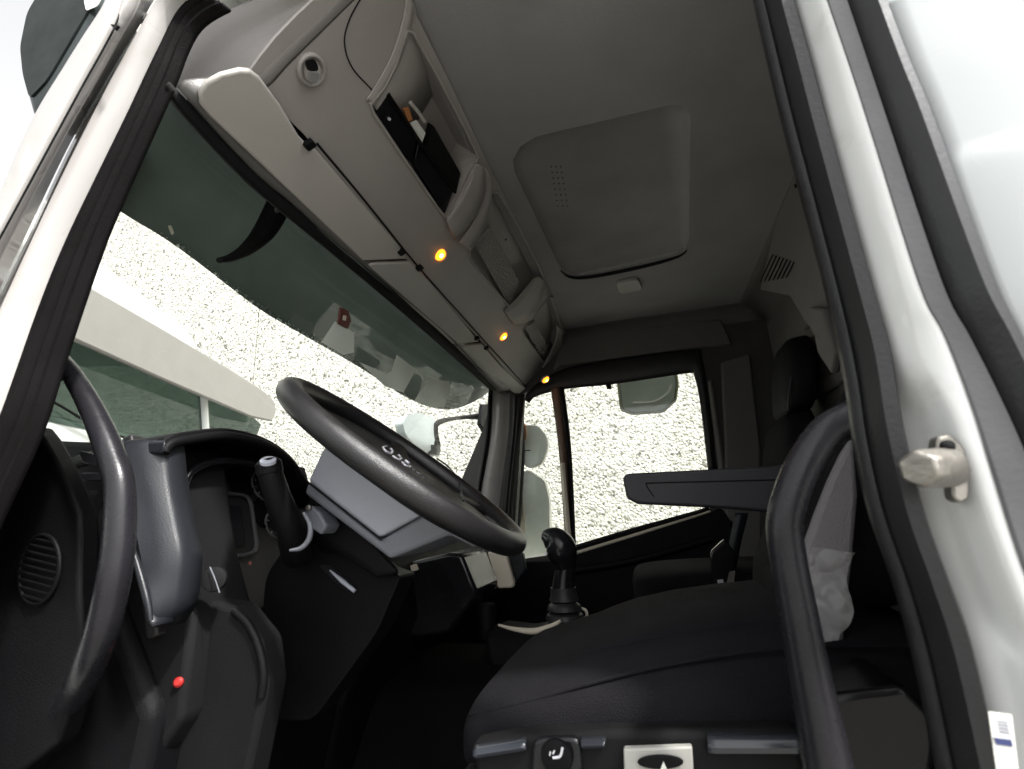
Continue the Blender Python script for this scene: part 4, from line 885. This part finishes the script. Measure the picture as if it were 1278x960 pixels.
bk = [(.74, .20, .155, .085), (.80, .215, .215, .10), (.94, .295, .225, .095), (1.05, .385, .220, .090), (1.12, .43, .21, .085), (1.17, .46, .18, .07), (1.20, .475, .12, .045)]
bo = obj('backrest', *rings([sring((x + .04, .47, z), (0, 1, 0), (1, 0, .15), w, t, 4, 36) for z, x, w, t in bk]), FABRIC, ds, sub=1)
sp = [(1066, 545), (1052, 566), (1036, 600), (1020, 640), (1004, 686), (1000, 740), (1012, 800), (1034, 880), (1050, 850), (1058, 760), (1066, 690), (1072, 620)]
obj('backrest_side_cloth', *slab(pts(sp, Y(.225)), .02, (0, 1, 0)), FABG, ds, bevel=.006, label='pale grey side cloth of the driver seat backrest')
ap = pts([(777, 596), (782, 591), (960, 582), (1010, 575), (1010, 650), (970, 640), (900, 634), (795, 629), (782, 622)], Y(.70))
arm = obj('armrest', *slab(ap, .07, (0, 1, 0)), DASHG if 0 else mat('armrest_vinyl', (.026, .026, .031), .55, bump=.3, bscale=400, var=.1), ds, bevel=.012, seg=4)
obj('armrest_seam', *tube(pts([(806, 603), (960, 599), (985, 598)], Y(.6985)), .0012, 8, n=12), BLACK, arm)
obj('armrest_seam', *tube(pts([(806, 603), (809, 610), (816, 620)], Y(.6985)), .0012, 8, n=8), BLACK, arm)
obj('seat_pan_cover', *prof_ext([(-.27, .605), (.36, .625), (.36, .50), (.30, .30), (-.15, .30), (-.27, .50)], .17, .70), BLACK, ds, bevel=.02, seg=3)
# control strip on the seat base
sb = pts([(588, 928), (640, 918), (760, 912), (1000, 912), (1010, 1010), (600, 1010)], Y(.155))
ctl = obj('control_panel', *slab(sb, .03, (0, 1, 0)), BLACK, ds, bevel=.008, seg=3)
for L in ([(590, 933), (656, 922), (658, 938), (594, 948)], [(724, 922), (756, 921), (754, 934), (728, 935)], [(882, 917), (1002, 918), (1004, 944), (884, 944)]):
    obj('panel_gloss_trim', *strip(pts(L[:2], Y(.150)), pts([L[3], L[2]], Y(.150)), ((0, .006), (.2, -.002), (.5, -.006), (.8, -.004), (1, .006)), 12), mat('gloss_trim', (.030, .033, .040), .18) if 'gloss_trim' not in MATS else MATS['gloss_trim'], ctl, solid=.003)
hk = obj('heater_switch', *slab(pts(rnd([(664, 922), (724, 920), (728, 970), (662, 975)], .25), Y(.148)), .012, (0, 1, 0)), GLOSS, ctl, bevel=.004, label='black switch with a silver seat symbol')
obj('switch_rocker', *lathe(at(695, 944, Y(.144)), (0, -1, 0), [(0, .018), (.004, .017), (.005, .013)], 28), DASH, hk)
obj('seat_symbol', *merge(tube(pts([(702, 933), (699, 944), (690, 946)], Y(.1385)), .0014, 8, n=10), tube(pts([(692, 937), (690, 941)], Y(.1385)), .0010, 8), tube(pts([(687, 938), (686, 943)], Y(.1385)), .0008, 8)), SILVER, hk)
pt = obj('tilt_switch_plate', *slab(pts([(778, 935), (864, 932), (868, 1000), (780, 1000)], Y(.145)), .01, (0, 1, 0)), PLATE, ctl, bevel=.002, label='pale square plate with a dark oval and white triangle')
oc = at(824, 950, Y(.143)); ou = at(853, 950, Y(.143)) - oc; ov = at(824, 941, Y(.143)) - oc
obj('plate_oval', *slab([oc + ou * math.cos(2 * math.pi * i / 30) + ov * math.sin(2 * math.pi * i / 30) for i in range(30)], .003, (0, -1, 0)), DASH, pt, bevel=.001)
obj('plate_triangle', *slab(pts([(828, 950), (822, 966), (835, 966)], Y(.139)), .001, (0, -1, 0)), PAPER, pt)
# dark box behind the grab handle at the seat's rear
bxp = pts(rnd([(1035, 868), (1075, 862), (1130, 856), (1165, 890), (1172, 935), (1160, 1010), (1040, 1010)], .2), Y(.10))
obj('seat_side_locker', *slab(bxp, .1, (0, 1, 0)), mat('locker_black', (.006, .006, .007), .25, spec=.25, var=.2), ds, bevel=.02, seg=4)

# ================================================================== PASSENGER SEAT
ps = thing('passenger_seat', 'dark passenger seat with tall narrow backrest against the rear wall', 'seat', (.25, 1.45, .16))
obj('seat_cushion', *rings([sring((x, 1.48, z), (0, 1, 0), (0, 0, 1), w, .06, 4, 30) for x, z, w in ((-.10, .64, .18), (-.06, .65, .23), (.1, .66, .24), (.4, .66, .24), (.44, .66, .2))]), FABRIC, ps, sub=1)
obj('backrest', *rings([sring((x, 1.48, z), (0, 1, 0), (1, 0, .1), w, t, 4, 30) for z, x, w, t in ((.66, .42, .2, .05), (.75, .43, .23, .07), (1.1, .49, .22, .06), (1.22, .52, .17, .05))]), FABRIC, ps, sub=1)
obj('headrest', *rings([sring((x, 1.42, z), (0, 1, 0), (1, 0, .1), w, t, 4, 30) for z, x, w, t in ((1.18, .51, .14, .045), (1.25, .52, .16, .05), (1.40, .545, .15, .05), (1.46, .55, .11, .04))]), BLACK, ps, sub=1)
obj('seat_base', *box(-.05, .40, 1.28, 1.68, .16, .60), BLACK, ps, bevel=.02)
hs = obj('headrest_label', *tube(pts([(988, 470), (985, 490), (983, 512)], Y(1.28)), .004, 8, n=10), DASHG, ps)
bl = thing('seat_belt', 'seat belt with silver buckle tongue between the two seats', 'seat belt', at(915, 700, Y(1.2)))
obj('webbing', *strip(pts([(917, 640), (908, 690), (903, 740)], Y(1.3)), pts([(934, 640), (922, 690), (914, 740)], Y(1.3)), ((0, 0), (.5, -.002), (1, 0)), 20), DASHG, bl, solid=.003)
obj('buckle', *slab(pts(rnd([(886, 690), (905, 672), (918, 690), (912, 738), (890, 735)], .2), Y(1.15)), .03, (0, 1, 0)), GLOSS, bl, bevel=.006)
obj('tongue', *slab(pts(rnd([(910, 714), (918, 712), (914, 738), (906, 736)], .2), Y(1.14)), .004, (0, 1, 0)), METAL, bl)
obj('buckle_release', *slab(pts([(895, 724), (902, 723), (903, 727), (896, 728)], Y(1.14)), .004, (0, -1, 0)), SILVER, bl)
obj('stalk_loop', *tube(pts([(921, 750), (932, 736), (944, 733), (960, 745)], Y(.95)), .004, 8, n=16), METAL, bl)
obj('stalk_loop', *tube(pts([(948, 748), (956, 742), (962, 748)], Y(.93)), .005, 8, n=10), SILVER, bl)

# ================================================================== PLASTIC WRAP
random.seed(3)
wl = []; NI, NJ = 70, 46
e0 = cr(pts([(1012, 684), (1006, 720), (1016, 770), (1020, 798)], Y(.19)), NI); e1 = cr(pts([(1060, 688), (1057, 730), (1051, 770), (1042, 800)], Y(.17)), NI)
for i in range(NI):
    for j in range(NJ):
        t = j / (NJ - 1); p = e0[i].lerp(e1[i], t); q = p * 1.0
        h = sum(abs(noise.noise(q * f + Vector((f, 0, 3)))) * a for f, a in ((14, .030), (33, .016), (75, .006)))
        wl.append(p + Vector((noise.noise(q * 30) * .006, -h, noise.noise(q * 28 + Vector((5, 5, 5))) * .006)))
wr = obj('plastic_wrap', wl, [(i * NJ + j, i * NJ + j + 1, (i + 1) * NJ + j + 1, (i + 1) * NJ + j) for i in range(NI - 1) for j in range(NJ - 1)], WRAP, None, angle=180)
tag(wr, 'crumpled clear plastic wrap hanging on the side of the driver seat backrest', 'plastic wrap')

# ================================================================== GRAB HANDLES
gh = thing('grab_handle', 'bent black grab handle mounted inside the rear door pillar', 'grab handle', at(1040, 960, Y(.06)), 'grab handles beside the door opening')
obj('handle_tube', *tube(pts([(1085, 506), (1060, 521), (1030, 540), (1003, 580), (986, 622), (979, 655), (984, 700), (995, 760), (1010, 840), (1026, 920), (1040, 1000)], Y(.05)), [.014, .015, .0155, .0155, .0155, .0155, .016, .0165, .0175, .019, .020], 24, n=70), HAND, gh)
obj('mounting_foot', *tube(pts([(1095, 500), (1078, 510)], Y(.045)), [.020, .017], 16), RUBBER, gh)
gh = thing('grab_handle', 'bent black grab handle on the front pillar beside the dashboard', 'grab handle', at(70, 870, Y(.03)), 'grab handles beside the door opening')
hp = pts([(66, 438), (86, 462), (108, 498), (128, 540), (142, 578), (149, 602), (150, 645), (147, 690), (139, 738)], Y(.03)) + [at(128, 785, Y(.036)), at(112, 828, Y(.048)), at(92, 868, Y(.07)), at(66, 905, Y(.10))]
obj('handle_tube', *tube(hp, [.0105, .0125, .0142, .0158, .0172, .018, .0184, .0186, .019, .019, .018, .016], 24, n=80), HAND, gh)
obj('mounting_foot', *tube(pts([(62, 448), (78, 466)], Y(.034)), [.018, .014], 16), RUBBER, gh)

# ================================================================== LIGHT
w = bpy.data.worlds.new('World'); SC.world = w; w.use_nodes = True; nt = w.node_tree
bg = nt.nodes['Background']; sky = nt.nodes.new('ShaderNodeTexSky'); sky.sky_type = 'NISHITA'; sky.sun_disc = False
EL, AZ = R_(52), R_(122)     # sun azimuth measured from +y towards +x
sky.sun_elevation = EL; sky.sun_rotation = AZ; sky.dust_density = 4; sky.air_density = 1; sky.ozone_density = 1
hsv = nt.nodes.new('ShaderNodeHueSaturation'); hsv.inputs['Saturation'].default_value = .06
nt.links.new(sky.outputs[0], hsv.inputs['Color']); nt.links.new(hsv.outputs[0], bg.inputs['Color']); bg.inputs['Strength'].default_value = .14
sd = bpy.data.lights.new('sun', 'SUN'); sd.energy = 2.6; sd.angle = R_(3); sd.color = (1, .97, .92)
so = bpy.data.objects.new('sun', sd); COL.objects.link(so)
dirv = Vector((math.sin(AZ) * math.cos(EL), math.cos(AZ) * math.cos(EL), math.sin(EL)))
so.rotation_euler = dirv.to_track_quat('Z', 'Y').to_euler(); so.location = (3, -6, 8)

vs = SC.view_settings; vs.view_transform = 'Standard'; vs.look = 'None'; vs.exposure = 1.55; vs.gamma = 1; vs.use_curve_mapping = False
cy = SC.cycles; cy.max_bounces = 10; cy.diffuse_bounces = 6; cy.glossy_bounces = 4; cy.transparent_max_bounces = 16; cy.use_denoising = True
try: cy.caustics_reflective = False; cy.caustics_refractive = False
except Exception: pass
